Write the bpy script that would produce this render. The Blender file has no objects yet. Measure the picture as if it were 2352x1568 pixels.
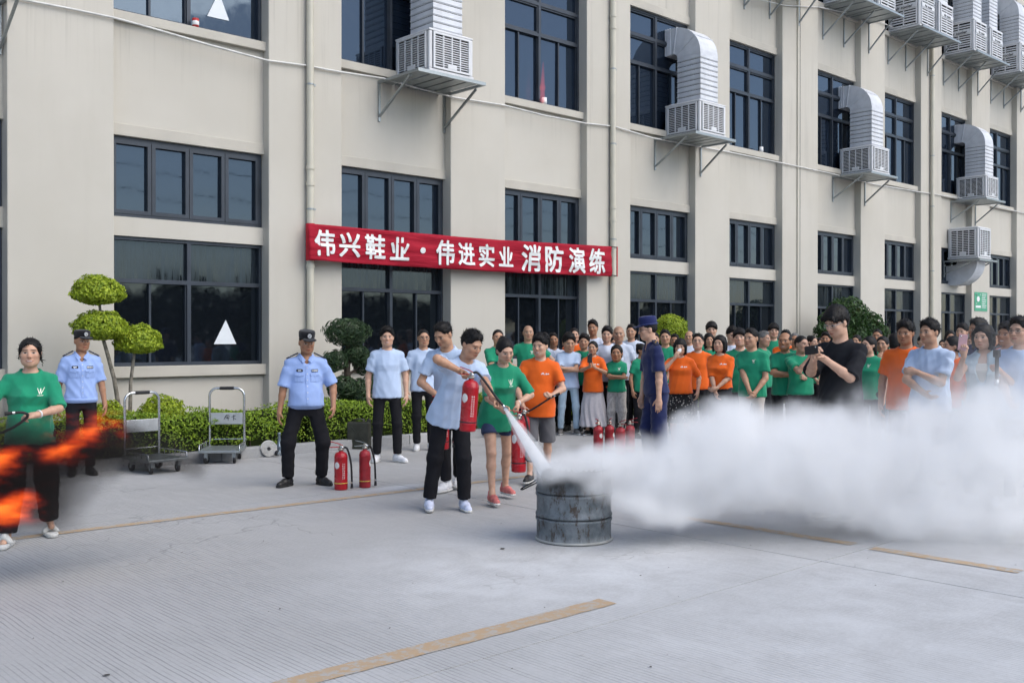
import bpy, math, random
import numpy as np
from mathutils import Vector, Matrix, noise as mnoise
from mathutils.bvhtree import BVHTree

# ------------------------------------------------------------------ camera, sky, sun, exposure
SC = bpy.context.scene
COL = SC.collection
F_, CX, HY, HC = 2307.0, 1176.0, 775.0, 1.58          # focal length, centre, horizon (in 2352-wide photo units), eye height
TH = math.atan2(.678, .735)
CS, SN = math.sin(TH), math.cos(TH)                     # view direction (CS, SN); the facade runs along +X, wall plane at Y = 14
cam_d = bpy.data.cameras.new('camera'); cam = bpy.data.objects.new('camera', cam_d); COL.objects.link(cam)
cam.location = (0, 0, HC); cam_d.sensor_width = 36; cam_d.lens = 36 * F_ / 2352
cam.rotation_euler = (math.radians(90) - math.atan(9 / F_), 0, -TH)
cam_d.clip_start = .05; cam_d.clip_end = 900
SC.camera = cam
world = bpy.data.worlds.new('World'); SC.world = world; world.use_nodes = True
wn = world.node_tree
SUN_EL = math.radians(46)   # high hazy sun behind the camera, to the right
sun_vec = Vector((math.cos(SUN_EL) * .30, math.cos(SUN_EL) * -.954, math.sin(SUN_EL)))
sky = wn.nodes.new('ShaderNodeTexSky'); sky.sky_type = 'NISHITA'; sky.sun_disc = False
sky.sun_elevation = SUN_EL; sky.sun_rotation = math.atan2(sun_vec.x, sun_vec.y)
sky.air_density = 1.0; sky.dust_density = 1.2; sky.ozone_density = 1.2
bg = wn.nodes['Background']; bg.inputs['Strength'].default_value = .115
wn.links.new(sky.outputs[0], bg.inputs[0])
sun_d = bpy.data.lights.new('sun', 'SUN'); sun_d.energy = 1.5; sun_d.angle = math.radians(60); sun_d.color = (1, .93, .83)
sun = bpy.data.objects.new('sun', sun_d); COL.objects.link(sun)
sun.rotation_euler = (-sun_vec).to_track_quat('-Z', 'Y').to_euler()
SC.view_settings.view_transform = 'Standard'; SC.view_settings.look = 'None'
SC.view_settings.gamma = 1.0; SC.view_settings.use_curve_mapping = False
SC.view_settings.exposure = .77
cy = SC.cycles
cy.use_denoising = True
try: cy.denoiser = 'OPENIMAGEDENOISE'
except Exception: pass
cy.max_bounces = 12; cy.diffuse_bounces = 2; cy.glossy_bounces = 2; cy.transmission_bounces = 2
cy.volume_bounces = 10; cy.transparent_max_bounces = 12; cy.volume_step_rate = 2.6; cy.volume_max_steps = 96
cy.caustics_reflective = False; cy.caustics_refractive = False
cy.use_adaptive_sampling = True; cy.adaptive_threshold = .055

rnd = random.Random(7)
RNG = np.random.default_rng(11)

def ray(x):                       # photo column -> horizontal direction per metre of depth
    a = (x - CX) / F_
    return SN * a + CS, -CS * a + SN
def onY(x, y, Y):                 # point of a wall plane Y
    u, v = ray(x); t = Y / v
    return Vector((t * u, Y, HC + (HY - y) / F_ * t))
def gnd(x, y):                    # point on the ground
    t = F_ * HC / (y - HY); u, v = ray(x)
    return Vector((t * u, t * v, 0))
def atd(x, y, t):                 # point at a depth
    u, v = ray(x)
    return Vector((t * u, t * v, HC + (HY - y) / F_ * t))

# ------------------------------------------------------------------ helpers: tags and meshes
def tag(o, label=None, cat=None, group=None, kind=None):
    if label: o['label'] = label
    if cat: o['category'] = cat
    if group: o['group'] = group
    if kind: o['kind'] = kind
    return o
def link(o, parent=None):
    COL.objects.link(o)
    if parent: o.parent = parent
    return o
def empty(name, loc=(0, 0, 0), rz=0, parent=None):
    o = bpy.data.objects.new(name, None); o.location = loc; o.rotation_euler = (0, 0, rz); o.empty_display_size = .1
    return link(o, parent)
def inst(name, me, parent=None, loc=(0, 0, 0), rot=(0, 0, 0), scale=None, m=None):
    o = bpy.data.objects.new(name, me); o.location = loc; o.rotation_euler = rot
    if scale: o.scale = scale
    if m:
        if not me.materials: me.materials.append(m)
        o.material_slots[0].link = 'OBJECT'; o.material_slots[0].material = m
    return link(o, parent)
def np_mesh(name, V, Fq, m=None, smooth=True):
    V = np.asarray(V, np.float32); Fq = np.asarray(Fq, np.int32)
    me = bpy.data.meshes.new(name); n = Fq.shape[1]
    me.vertices.add(len(V)); me.vertices.foreach_set('co', V.ravel())
    me.loops.add(Fq.size); me.loops.foreach_set('vertex_index', Fq.ravel())
    me.polygons.add(len(Fq)); me.polygons.foreach_set('loop_start', np.arange(len(Fq), dtype=np.int32) * n)
    me.polygons.foreach_set('loop_total', np.full(len(Fq), n, np.int32))
    me.polygons.foreach_set('use_smooth', np.full(len(Fq), smooth, bool))
    me.update(calc_edges=True)
    if m: me.materials.append(m)
    return me

class MB:
    """collects boxes, bars, tubes and lathes into one mesh"""
    def __init__(s): s.v = []; s.f = []; s.sm = []
    def add(s, vs, fs, smooth=False):
        b = len(s.v); s.v += [tuple(v) for v in vs]; s.f += [tuple(i + b for i in f) for f in fs]; s.sm += [smooth] * len(fs); return s
    def box(s, x0, x1, y0, y1, z0, z1):
        vs = [(x, y, z) for x in (x0, x1) for y in (y0, y1) for z in (z0, z1)]
        return s.add(vs, [(0, 1, 3, 2), (4, 6, 7, 5), (0, 4, 5, 1), (2, 3, 7, 6), (0, 2, 6, 4), (1, 5, 7, 3)])
    def bar(s, p, q, w, h=None, up=(0, 0, 1)):
        p, q = Vector(p), Vector(q); h = h or w; d = (q - p).normalized(); up = Vector(up)
        if abs(d.dot(up)) > .98: up = Vector((1, 0, 0))
        a = d.cross(up).normalized(); b = a.cross(d)
        vs = [c + a * (i * w / 2) + b * (j * h / 2) for c in (p, q) for i in (-1, 1) for j in (-1, 1)]
        return s.add(vs, [(0, 1, 3, 2), (4, 6, 7, 5), (0, 4, 5, 1), (2, 3, 7, 6), (0, 2, 6, 4), (1, 5, 7, 3)])
    def tube(s, pts, r, n=8, cap=True):
        pts = [Vector(p) for p in pts]; m = len(pts); rs = r if isinstance(r, (list, tuple)) else [r] * m
        prev = None; rings = []
        for i, p in enumerate(pts):
            d = (pts[min(i + 1, m - 1)] - pts[max(i - 1, 0)]).normalized()
            if prev is None: a = d.orthogonal().normalized()
            else: a = (prev - d * prev.dot(d)).normalized()
            prev = a; b = d.cross(a)
            rings.append([p + (a * math.cos(2 * math.pi * k / n) + b * math.sin(2 * math.pi * k / n)) * rs[i] for k in range(n)])
        vs = [v for rg in rings for v in rg]
        fs = [(i * n + k, i * n + (k + 1) % n, (i + 1) * n + (k + 1) % n, (i + 1) * n + k) for i in range(m - 1) for k in range(n)]
        s.add(vs, fs, True)
        if cap:
            s.add(rings[0], [tuple(range(n))[::-1]]); s.add(rings[-1], [tuple(range(n))])
        return s
    def lathe(s, prof, n=24, o=(0, 0, 0)):
        vs = []; fs = []
        for r, z in prof:
            vs += [(o[0] + r * math.cos(2 * math.pi * k / n), o[1] + r * math.sin(2 * math.pi * k / n), o[2] + z) for k in range(n)]
        for i in range(len(prof) - 1):
            fs += [(i * n + k, i * n + (k + 1) % n, (i + 1) * n + (k + 1) % n, (i + 1) * n + k) for k in range(n)]
        return s.add(vs, fs, True)
    def mesh(s, name, m=None):
        me = bpy.data.meshes.new(name); me.from_pydata(s.v, [], s.f); me.polygons.foreach_set('use_smooth', s.sm); me.update()
        if m: me.materials.append(m)
        return me
    def build(s, name, m, parent=None, bevel=0, loc=(0, 0, 0), rot=(0, 0, 0)):
        o = inst(name, s.mesh(name, m), parent, loc, rot)
        if bevel:
            b = o.modifiers.new('bevel', 'BEVEL'); b.width = bevel; b.segments = 2; b.limit_method = 'ANGLE'; b.angle_limit = .7
        return o

def text_mesh(body, size, off=0.0, ext=.003):
    c = bpy.data.curves.new('t', 'FONT'); c.body = body; c.size = size; c.offset = off; c.extrude = ext; c.align_x = 'CENTER'; c.align_y = 'CENTER'
    c.resolution_u = 3
    o = bpy.data.objects.new('t', c); COL.objects.link(o)
    me = bpy.data.meshes.new_from_object(o.evaluated_get(bpy.context.evaluated_depsgraph_get()))
    bpy.data.objects.remove(o); bpy.data.curves.remove(c)
    return me

# ------------------------------------------------------------------ materials
class NT:
    def __init__(s, name):
        s.m = bpy.data.materials.new(name); s.m.use_nodes = True; s.t = s.m.node_tree; s.p = s.t.nodes['Principled BSDF']; s.out = s.t.nodes['Material Output']
    def n(s, typ, **kw):
        nd = s.t.nodes.new('ShaderNode' + typ)
        for k, v in kw.items(): setattr(nd, k, v)
        return nd
    def set(s, nd, key, val):
        sock = nd.inputs[key]
        if isinstance(val, bpy.types.NodeSocket): s.t.links.new(val, sock)
        else:
            if hasattr(sock, 'default_value') and sock.type == 'RGBA' and len(val) == 3: val = (*val, 1)
            sock.default_value = val
    def math(s, op, a, b=0.0, c=0.0, clamp=False):
        nd = s.n('Math', operation=op, use_clamp=clamp)
        for i, v in enumerate((a, b, c)):
            s.set(nd, i, v)
        return nd.outputs[0]
    def mix(s, fac, a, b, mode='MIX'):
        nd = s.n('Mix', data_type='RGBA', blend_type=mode)
        s.set(nd, 0, fac); s.set(nd, 6, a); s.set(nd, 7, b); return nd.outputs[2]
    def noise(s, vec, scale, detail=4, rough=.55, dist=0.0):
        nd = s.n('TexNoise'); s.set(nd, 'Vector', vec); s.set(nd, 'Scale', scale); s.set(nd, 'Detail', detail); s.set(nd, 'Roughness', rough); s.set(nd, 'Distortion', dist)
        return nd.outputs[0]
    def ramp(s, v, lo, hi, a=0.0, b=1.0):
        nd = s.n('MapRange', interpolation_type='SMOOTHSTEP'); s.set(nd, 0, v); s.set(nd, 1, lo); s.set(nd, 2, hi); s.set(nd, 3, a); s.set(nd, 4, b); return nd.outputs[0]
    def mapping(s, vec, scale=(1, 1, 1), loc=(0, 0, 0), rot=(0, 0, 0)):
        nd = s.n('Mapping'); s.set(nd, 0, vec); s.set(nd, 1, loc); s.set(nd, 2, rot); s.set(nd, 3, scale); return nd.outputs[0]
    def coord(s, k='Object'): return s.n('TexCoord').outputs[k]
    def pos(s): return s.n('NewGeometry').outputs['Position']
    def bump(s, h, strength, dist=.01):
        nd = s.n('Bump'); s.set(nd, 'Height', h); s.set(nd, 'Strength', strength); s.set(nd, 'Distance', dist); s.set(s.p, 'Normal', nd.outputs[0])
    def base(s, col, rough=.6, metal=0.0, spec=.5):
        s.set(s.p, 'Base Color', col); s.set(s.p, 'Roughness', rough); s.set(s.p, 'Metallic', metal); s.set(s.p, 'Specular IOR Level', spec); return s

MATS = {}
def simple(name, col, rough=.6, metal=0.0, spec=.5, var=.12, scale=6.0, bump=0.0, bscale=60.0, rnd_obj=0.0):
    if name in MATS: return MATS[name]
    k = NT(name); c = k.coord()
    nz = k.noise(c, scale, 5)
    f = k.ramp(nz, .3, .7, 1 - var, 1 + var)
    if rnd_obj:
        r = k.n('ObjectInfo').outputs['Random']; f = k.math('MULTIPLY', f, k.ramp(r, 0, 1, 1 - rnd_obj, 1 + rnd_obj))
    cc = k.n('CombineColor'); [k.set(cc, i, f) for i in range(3)]
    k.base(k.mix(1.0, (*col, 1), cc.outputs[0], 'MULTIPLY'), k.ramp(nz, .2, .8, rough * .88, min(1, rough * 1.12)), metal, spec)
    if bump: k.bump(k.noise(c, bscale, 4), bump, .004)
    MATS[name] = k.m; return k.m

def wall_mat():
    k = NT('painted_render'); p = k.pos()
    big = k.noise(p, .35, 5, .6); mid = k.noise(k.mapping(p, (2.2, 2.2, .25)), 1.3, 5, .6); fine = k.noise(p, 90, 3)
    spot = k.noise(p, 5.5, 6, .7)
    c = k.mix(k.ramp(big, .3, .7), (.50, .475, .42), (.55, .525, .47))
    c = k.mix(k.ramp(mid, .50, .80, 0, .16), c, (.38, .36, .31))
    c = k.mix(k.ramp(spot, .66, .74, 0, .25), c, (.60, .585, .55))
    sx = k.n('SeparateXYZ'); k.set(sx, 0, p)
    rs = k.noise(k.mapping(p, (7, 7, .22)), 1, 6, .7); rs2 = k.noise(k.mapping(p, (28, 28, .5)), 1, 4, .7)
    below = k.math('MAXIMUM', k.ramp(sx.outputs[2], 4.9, 6.03, 0, 1), k.ramp(sx.outputs[2], .1, .95, .7, 0))
    st_ = k.math('MULTIPLY', k.math('MULTIPLY', k.ramp(rs, .50, .68), k.ramp(rs2, .35, .65)), below)
    c = k.mix(k.math('MULTIPLY', st_, .38), c, (.27, .255, .22))
    k.base(c, .82, 0, .3); k.bump(k.math('ADD', fine, k.math('MULTIPLY', k.noise(p, 2.5, 3), 1.5)), .12, .01)
    return k.m
M_WALL = wall_mat()
M_TRIM = simple('trim_render', (.49, .465, .41), .8, 0, .3, .06, 2, .1, 80)
M_FRAME = simple('slate_aluminium', (.036, .046, .062), .42, .3, .5, .15, 3)
def glass_mat(name, film=0.0, tint=(.006, .008, .011), ior=1.62):
    k = NT(name); p = k.pos()
    r = k.n('ObjectInfo').outputs['Random']
    k.base((*tint, 1), .02, 0, .5); k.set(k.p, 'IOR', ior); k.set(k.p, 'Specular Tint', (.62, .80, 1.0))
    wob = k.noise(p, 1.1, 2, .4)
    dust = k.noise(p, 7, 6, .7)
    k.set(k.p, 'Roughness', k.ramp(dust, .35, .75, .015, .09))
    k.bump(wob, .05, .06)
    if film:
        s = k.noise(k.mapping(p, (26, 26, 1.1)), 1, 6, .75)
        s2 = k.noise(p, 1.5, 3)
        fac = k.math('MULTIPLY', k.ramp(s, .30, .75), k.ramp(s2, .2, .7, film * .5, film))
        k.set(k.p, 'Base Color', k.mix(fac, (*tint, 1), (.10, .135, .16, 1)))
        k.set(k.p, 'Roughness', k.math('MULTIPLY', fac, .7))
    else:
        k.set(k.p, 'Base Color', k.mix(k.ramp(dust, .55, .8, 0, .10), (*tint, 1), (.16, .17, .18, 1)))
    return k.m
M_GLASS = glass_mat('tinted_glass', ior=1.7); M_FILM = glass_mat('streaked_glass', .34); M_GLASSMID = glass_mat('tinted_glass_middle', ior=1.85, tint=(.008, .012, .02)); M_GLASSUP = glass_mat('tinted_glass_upper', ior=1.88, tint=(.010, .016, .028))

def ground_mat(name='concrete'):
    k = NT(name); p = k.pos(); sx = k.n('SeparateXYZ'); k.set(sx, 0, p)
    x, y = sx.outputs[0], sx.outputs[1]
    big = k.noise(p, .28, 6, .6); mid = k.noise(p, 1.5, 7, .68); fine = k.noise(p, 38, 5, .7); grit = k.noise(p, 220, 2)
    c = k.mix(k.ramp(big, .3, .7), (.345, .345, .345), (.42, .422, .425))
    c = k.mix(k.ramp(mid, .52, .75, 0, .5), c, (.30, .30, .298))
    c = k.mix(k.ramp(fine, .3, .72, 0, .35), c, (.48, .485, .49))
    # brushed grooves running away from the building
    warp = k.noise(p, .8, 3)
    gx = k.math('ADD', k.math('MULTIPLY', x, 34.0), k.math('MULTIPLY', warp, 1.6))
    w = k.math('SINE', k.math('MULTIPLY', gx, 6.2831))
    brk = k.noise(k.mapping(p, (30, 2.2, 1)), 1, 3, .6)
    patch = k.noise(p, .55, 5, .62)
    gm = k.math('MULTIPLY', k.ramp(w, .35, .95), k.math('MULTIPLY', k.ramp(patch, .36, .54), k.ramp(brk, .30, .60)))
    c = k.mix(k.math('MULTIPLY', gm, .62), c, (.20, .20, .205))
    # spilled extinguishing powder round the drum and in the foreground
    def blot(cx, cy, rx, ry, rot=0.0):
        m = k.mapping(p, (1, 1, 0)); v = k.n('VectorMath', operation='SUBTRACT'); k.set(v, 0, m); k.set(v, 1, (cx, cy, 0))
        q = k.mapping(v.outputs[0], (1 / rx, 1 / ry, 0)); l = k.n('VectorMath', operation='LENGTH'); k.set(l, 0, q)
        return k.ramp(l.outputs['Value'], 0.15, 1.0, 1.0, 0.0)
    pw = k.math('MAXIMUM', k.math('MULTIPLY', blot(4.9, 4.8, 2.4, 2.1), .95), k.math('MULTIPLY', blot(5.6, 2.6, 4.2, 3.0), .7))
    pw = k.math('MAXIMUM', pw, k.math('MULTIPLY', blot(2.0, 3.6, 1.5, 1.2), .55))
    pw = k.math('MAXIMUM', pw, k.math('MULTIPLY', blot(6.25, 8.62, .55, .22), 1.0))
    pn = k.noise(p, 2.3, 7, .7, .4)
    pf = k.math('MULTIPLY', pw, k.math('ADD', k.ramp(pn, .22, .78, .25, 1.0), k.math('MULTIPLY', k.ramp(fine, .35, .7), .15)))
    c = k.mix(k.math('MULTIPLY', pf, .78), c, (.66, .675, .69))
    # small dark scuffs and drips
    sc = k.noise(k.mapping(p, (3, 7, 1), rot=(0, 0, .5)), 1, 8, .75)
    c = k.mix(k.ramp(sc, .69, .74, 0, .5), c, (.10, .10, .10))
    vo = k.n('TexVoronoi', feature='DISTANCE_TO_EDGE'); k.set(vo, 'Vector', k.mapping(p, (1, 1, 0))); k.set(vo, 'Scale', .33)
    wv = k.n('VectorMath', operation='ADD'); nn = k.n('TexNoise'); k.set(nn, 'Vector', p); k.set(nn, 'Scale', 3.0); k.set(wv, 0, p); k.set(wv, 1, nn.outputs['Color'])
    k.set(vo, 'Vector', k.mapping(wv.outputs[0], (1, 1, 0)))
    crack = k.math('MULTIPLY', k.ramp(vo.outputs['Distance'], .0, .006, 1, 0), k.ramp(k.noise(p, .4, 3), .5, .56))
    c = k.mix(k.math('MULTIPLY', crack, .28), c, (.12, .12, .12))
    k.base(c, k.ramp(mid, .3, .7, .62, .85), 0, .35)
    h = k.math('SUBTRACT', k.math('ADD', k.math('MULTIPLY', fine, .6), k.math('MULTIPLY', grit, .25)), k.math('ADD', k.math('MULTIPLY', gm, .9), crack))
    k.bump(h, .35, .006)
    return k.m
M_GROUND = ground_mat()
def line_mat():
    k = NT('worn_yellow_paint'); p = k.pos()
    n1 = k.noise(p, 14, 7, .72); n2 = k.noise(p, 1.2, 4)
    c = k.mix(k.ramp(n1, .35, .65), (.45, .32, .20), (.42, .34, .25))
    c = k.mix(k.math('MULTIPLY', k.ramp(n1, .48, .60), k.ramp(n2, .35, .7, .5, 1.0)), c, (.40, .395, .385))
    k.base(c, .75, 0, .3); return k.m
M_LINE = line_mat()
M_KERB = simple('granite_kerb', (.36, .365, .37), .7, 0, .3, .10, 60, .15, 120, .12)
M_SOIL = simple('soil', (.05, .038, .027), .95, 0, .2, .4, 12, .6, 40)
def leaf_mat(name, a, b, rough=.5, trans=.25):
    k = NT(name); r = k.n('NewGeometry').outputs['Random Per Island']
    rr = k.n('ValToRGB'); k.set(rr, 0, r); e = rr.color_ramp.elements; e[0].color = (*a, 1); e[1].color = (*b, 1)
    k.base(rr.outputs[0], rough, 0, .4)
    tr = k.n('BsdfTranslucent'); k.set(tr, 0, rr.outputs[0]); mx = k.n('MixShader'); k.set(mx, 0, trans); k.t.links.new(k.p.outputs[0], mx.inputs[1]); k.t.links.new(tr.outputs[0], mx.inputs[2])
    k.t.links.new(mx.outputs[0], k.out.inputs[0]); return k.m
M_LEAF_GOLD = leaf_mat('golden_leaf', (.16, .25, .015), (.50, .60, .05))
M_LEAF_HEDGE = leaf_mat('hedge_leaf', (.10, .19, .014), (.34, .48, .04))
M_LEAF_POD = leaf_mat('podocarpus_leaf', (.014, .035, .016), (.07, .12, .05), .45, .1)
M_LEAF_DARK = leaf_mat('dark_leaf', (.015, .045, .012), (.06, .13, .03))
M_LEAF_FAR = leaf_mat('far_leaf', (.012, .022, .012), (.03, .05, .022), .8, .05)
M_BARK = simple('pale_bark', (.20, .18, .15), .85, 0, .2, .35, 20, .5, 40)
M_BARKD = simple('dark_bark', (.05, .04, .032), .9, 0, .2, .35, 20, .5, 40)
def galv_mat():
    k = NT('galvanised_steel'); p = k.coord(); v = k.n('TexVoronoi'); k.set(v, 'Vector', p); k.set(v, 'Scale', 45)
    n1 = k.noise(p, 5, 5, .65)
    c = k.mix(k.math('MULTIPLY', v.outputs['Distance'], .8), (.30, .33, .34), (.40, .43, .44))
    c = k.mix(k.ramp(n1, .55, .8, 0, .5), c, (.22, .22, .21))
    k.base(c, .42, .75, .5); return k.m
M_GALV = galv_mat()
M_PLASTIC = simple('white_plastic', (.66, .67, .69), .45, 0, .5, .05, 3)
M_PLASTICG = simple('grey_plastic', (.50, .51, .52), .5, 0, .5, .06, 3)
M_DARKPAD = simple('dark_filter_pad', (.025, .022, .02), .9, 0, .2, .3, 30)
M_DUCT = simple('duct_sheet', (.62, .64, .68), .5, .0, .5, .09, 4)
M_PIPE = simple('cream_pipe', (.56, .53, .44), .45, 0, .5, .06, 3)
M_CABLE = simple('white_cable', (.62, .62, .60), .5)
M_BLACK = simple('black_rubber', (.018, .018, .02), .6, 0, .4)
M_WHITE = simple('white_paint', (.78, .78, .78), .6, 0, .3, .04)
M_PAPER = simple('white_paper', (.72, .76, .80), .85, 0, .2, .03)
M_GREENSIGN = simple('green_sign', (.06, .34, .20), .5)
M_CHROME = simple('chrome_tube', (.55, .57, .58), .25, .9, .5, .1, 8)
M_DKMETAL = simple('dark_metal', (.04, .042, .045), .45, .5, .5, .3, 10)
# ------------------------------------------------------------------ ground, slabs, lines, kerb
g_me = MB().add([(-800, -800, -.03), (800, -800, -.03), (800, 800, -.03), (-800, 800, -.03)], [(0, 1, 2, 3)]).mesh('ground', M_GROUND)
ground = tag(inst('ground', g_me), 'pale grey concrete yard with brushed grooves and spilled powder', kind='structure')
SX, SY, X0S, Y0S = 6.0, 5.0, 6.42, 3.73
def slab_mesh():
    g = .0045
    m = MB().box(g, SX - g, g, SY - g, -.025, 0)
    return m.mesh('slab', M_GROUND)
sm_ = slab_mesh()
for i in range(-3, 7):
    for j in range(-3, 2):
        x, y = X0S + i * SX, Y0S + j * SY
        if y + SY > 12.0: continue
        inst('slab', sm_, ground, (x, y, 0))
edge_slab = MB().box(.0045, SX - .0045, .0045, 11.99 - (Y0S + SY), -.025, 0).mesh('slab', M_GROUND)
for i in range(-3, 7): inst('slab', edge_slab, ground, (X0S + i * SX, Y0S + SY, 0))
def stripe(p, q, w, nm='painted_line'):
    p, q = Vector(p), Vector(q); d = (q - p).normalized(); n = Vector((-d.y, d.x, 0)); N = max(2, int((q - p).length / .06)); r = random.Random(int(p.x * 100))
    vs = []; fs = []
    for i in range(N + 1):
        c = p.lerp(q, i / N)
        for s in (-1, 1):
            e = c + n * s * (w / 2 + r.uniform(-.004, .004)); vs.append((e.x, e.y, .004))
        if i: fs.append((2 * i - 2, 2 * i - 1, 2 * i + 1, 2 * i))
    MB().add(vs, fs).build(nm, M_LINE, ground)
stripe((2.30, 4.05, 0), (4.50, 4.03, 0), .145)
stripe((1.0, 8.5, 0), (8.6, 8.27, 0), .11)
stripe((7.08, 5.45, 0), (7.13, 3.87, 0), .125)
stripe((7.09, 3.70, 0), (7.11, 2.65, 0), .125)
stripe((9.2, 4.6, 0), (10.2, 4.2, 0), .12)
kerb = tag(empty('kerb', (0, 12, 0)), 'grey granite kerb edging the planting bed', kind='structure')
ks = MB().box(.004, .996, 0, .16, -.02, .135)
ks_me = ks.mesh('kerb_stone', M_KERB)
for i in range(0, 42):
    o = inst('kerb_stone', ks_me, kerb, (i, rnd.uniform(-.004, .004), rnd.uniform(-.005, .004)))
    if i < 22:
        b = o.modifiers.new('bevel', 'BEVEL'); b.width = .012; b.segments = 2
bed = MB()
nx, ny = 160, 8
vs = [(i * 42 / nx, 12.165 + j * (14.15 - 12.165) / ny, .07 + .03 * mnoise.noise(Vector((i * .9, j * 1.1, 0)))) for i in range(nx + 1) for j in range(ny + 1)]
bed.add(vs, [(i * (ny + 1) + j, (i + 1) * (ny + 1) + j, (i + 1) * (ny + 1) + j + 1, i * (ny + 1) + j + 1) for i in range(nx) for j in range(ny)], True)
tag(bed.build('planting_bed', M_SOIL), 'dark soil bed between kerb and wall', kind='structure')

# ------------------------------------------------------------------ the building
PIERS = [(-2.6, -1.25), (.4, 1.75), (4.02, 5.40), (7.79, 9.12), (11.42, 12.74), (14.99, 16.34), (18.60, 19.93), (22.19, 23.88), (26.15, 27.53), (29.80, 31.20), (33.44, 34.86), (37.18, 38.58), (40.8, 42.2)]
fac = tag(empty('factory_building', (0, 14, 0)), 'long beige factory building with piers and dark slate windows', 'building')
WY = 14.0
def bpart(name, m, box, bevel=0, parent=fac):
    x0, x1, y0, y1, z0, z1 = box
    return MB().box(x0, x1, y0 - WY, y1 - WY, z0, z1).build(name, m, parent, bevel)
for l, r in PIERS: bpart('pier', M_WALL, (l, r, 14.0, 14.9, -.02, 14.8), .012)
bpart('roof', M_TRIM, (-3, 44, 13.7, 34, 14.8, 15.2))
bpart('rear_wall', M_WALL, (-2.6, 42.2, 33.6, 33.9, -.02, 14.8))
bpart('end_wall', M_WALL, (-2.9, -2.602, 14.0, 33.9, -.02, 14.8)); bpart('end_wall', M_WALL, (42.202, 42.5, 14.0, 33.9, -.02, 14.8))
# narrow expansion joint on the wide pier
MB().box(23.0, 23.012, 13.994 - WY, 14.0 - WY, 0, 14.8).build('expansion_joint', M_DKMETAL, fac)

def window(x0, x1, z0, z1, row):
    """frame mesh (child of the building) with every pane as its child"""
    f = MB(); yf, yb = 14.225 - WY, 14.33 - WY; gy = 14.29 - WY; b = .05
    panes = []
    def fr(a, c, d, e, y0=yf): f.box(a, c, y0, yb, d, e)
    fr(x0, x0 + b, z0, z1); fr(x1 - b, x1, z0, z1); fr(x0 + b, x1 - b, z0, z0 + b); fr(x0 + b, x1 - b, z1 - b, z1)
    xm = (x0 + x1) / 2
    ia, ib, ja, jb = x0 + b, x1 - b, z0 + b, z1 - b
    if row == 2:
        n = 4; w = (ib - ia) / n
        for i in range(n):
            a, c = ia + i * w + .004, ia + (i + 1) * w - .004; e = .055
            y0 = yf - .012
            f.box(a, a + e, y0, yb - .02, ja, jb); f.box(c - e, c, y0, yb - .02, ja, jb); f.box(a + e, c - e, y0, yb - .02, ja, ja + e); f.box(a + e, c - e, y0, yb - .02, jb - e, jb)
            panes.append((a + e, c - e, ja + e, jb - e, M_GLASSMID, gy - .012))
    else:
        trs = [z0 + 1.22] if row == 1 else [z0 + 1.37, z0 + 1.98]
        fr(xm - .03, xm + .03, ja, jb)
        lo = ja
        for k, tz in enumerate(trs + [jb]):
            hi = tz - .03 if k < len(trs) else jb
            for s, (a, c) in enumerate(((ia, xm - .03), (xm + .03, ib))):
                if k < len(trs): fr(a, c, tz - .03, tz + .03)
                if k == 0:
                    if row in (1, 3) and s == 1 and 5 < x0 < 6:          # the wide undivided lights of the first bay
                        panes.append((a, c, lo, hi, M_GLASS if row == 1 else M_GLASSMID, gy)); continue
                    m = (a + c) / 2; e = .032
                    f.box(m - e / 2, m + e / 2, yf + .02, yb - .012, lo, hi)
                    f.box(a, a + .02, yf + .03, yb - .013, lo, hi); f.box(c - .02, c, yf + .03, yb - .013, lo, hi)
                    panes.append((a + .02, m - e / 2, lo, hi, M_GLASS if row == 1 else M_GLASSUP, gy)); panes.append((m + e / 2, c - .02, lo, hi, M_GLASS if row == 1 else M_GLASSUP, gy + .012))
                else:
                    e = .03 if row != 1 else .0
                    if e:
                        f.box(a, a + e, yf + .02, yb - .01, lo, hi); f.box(c - e, c, yf + .02, yb - .01, lo, hi); f.box(a + e, c - e, yf + .02, yb - .01, lo, lo + e); f.box(a + e, c - e, yf + .02, yb - .01, hi - e, hi)
                    panes.append((a + e, c - e, lo + e, hi - e, M_FILM if row == 1 else M_GLASSUP, gy))
            lo = tz + .03
    w = f.build('window', M_FRAME, fac)
    for (a, c, d, e, m, y) in panes:
        tilt = rnd.uniform(-.004, .004), rnd.uniform(-.003, .003)
        me = MB().box(-(c - a) / 2, (c - a) / 2, 0, .006, -(e - d) / 2, (e - d) / 2).mesh('pane', m)
        inst('pane', me, w, ((a + c) / 2, y, (d + e) / 2), (tilt[0], 0, tilt[1]))
    return w
ROWS = [(1.17, 3.02, 1), (3.29, 4.43, 2), (6.17, 8.72, 3), (10.5, 13.05, 3)]
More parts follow.
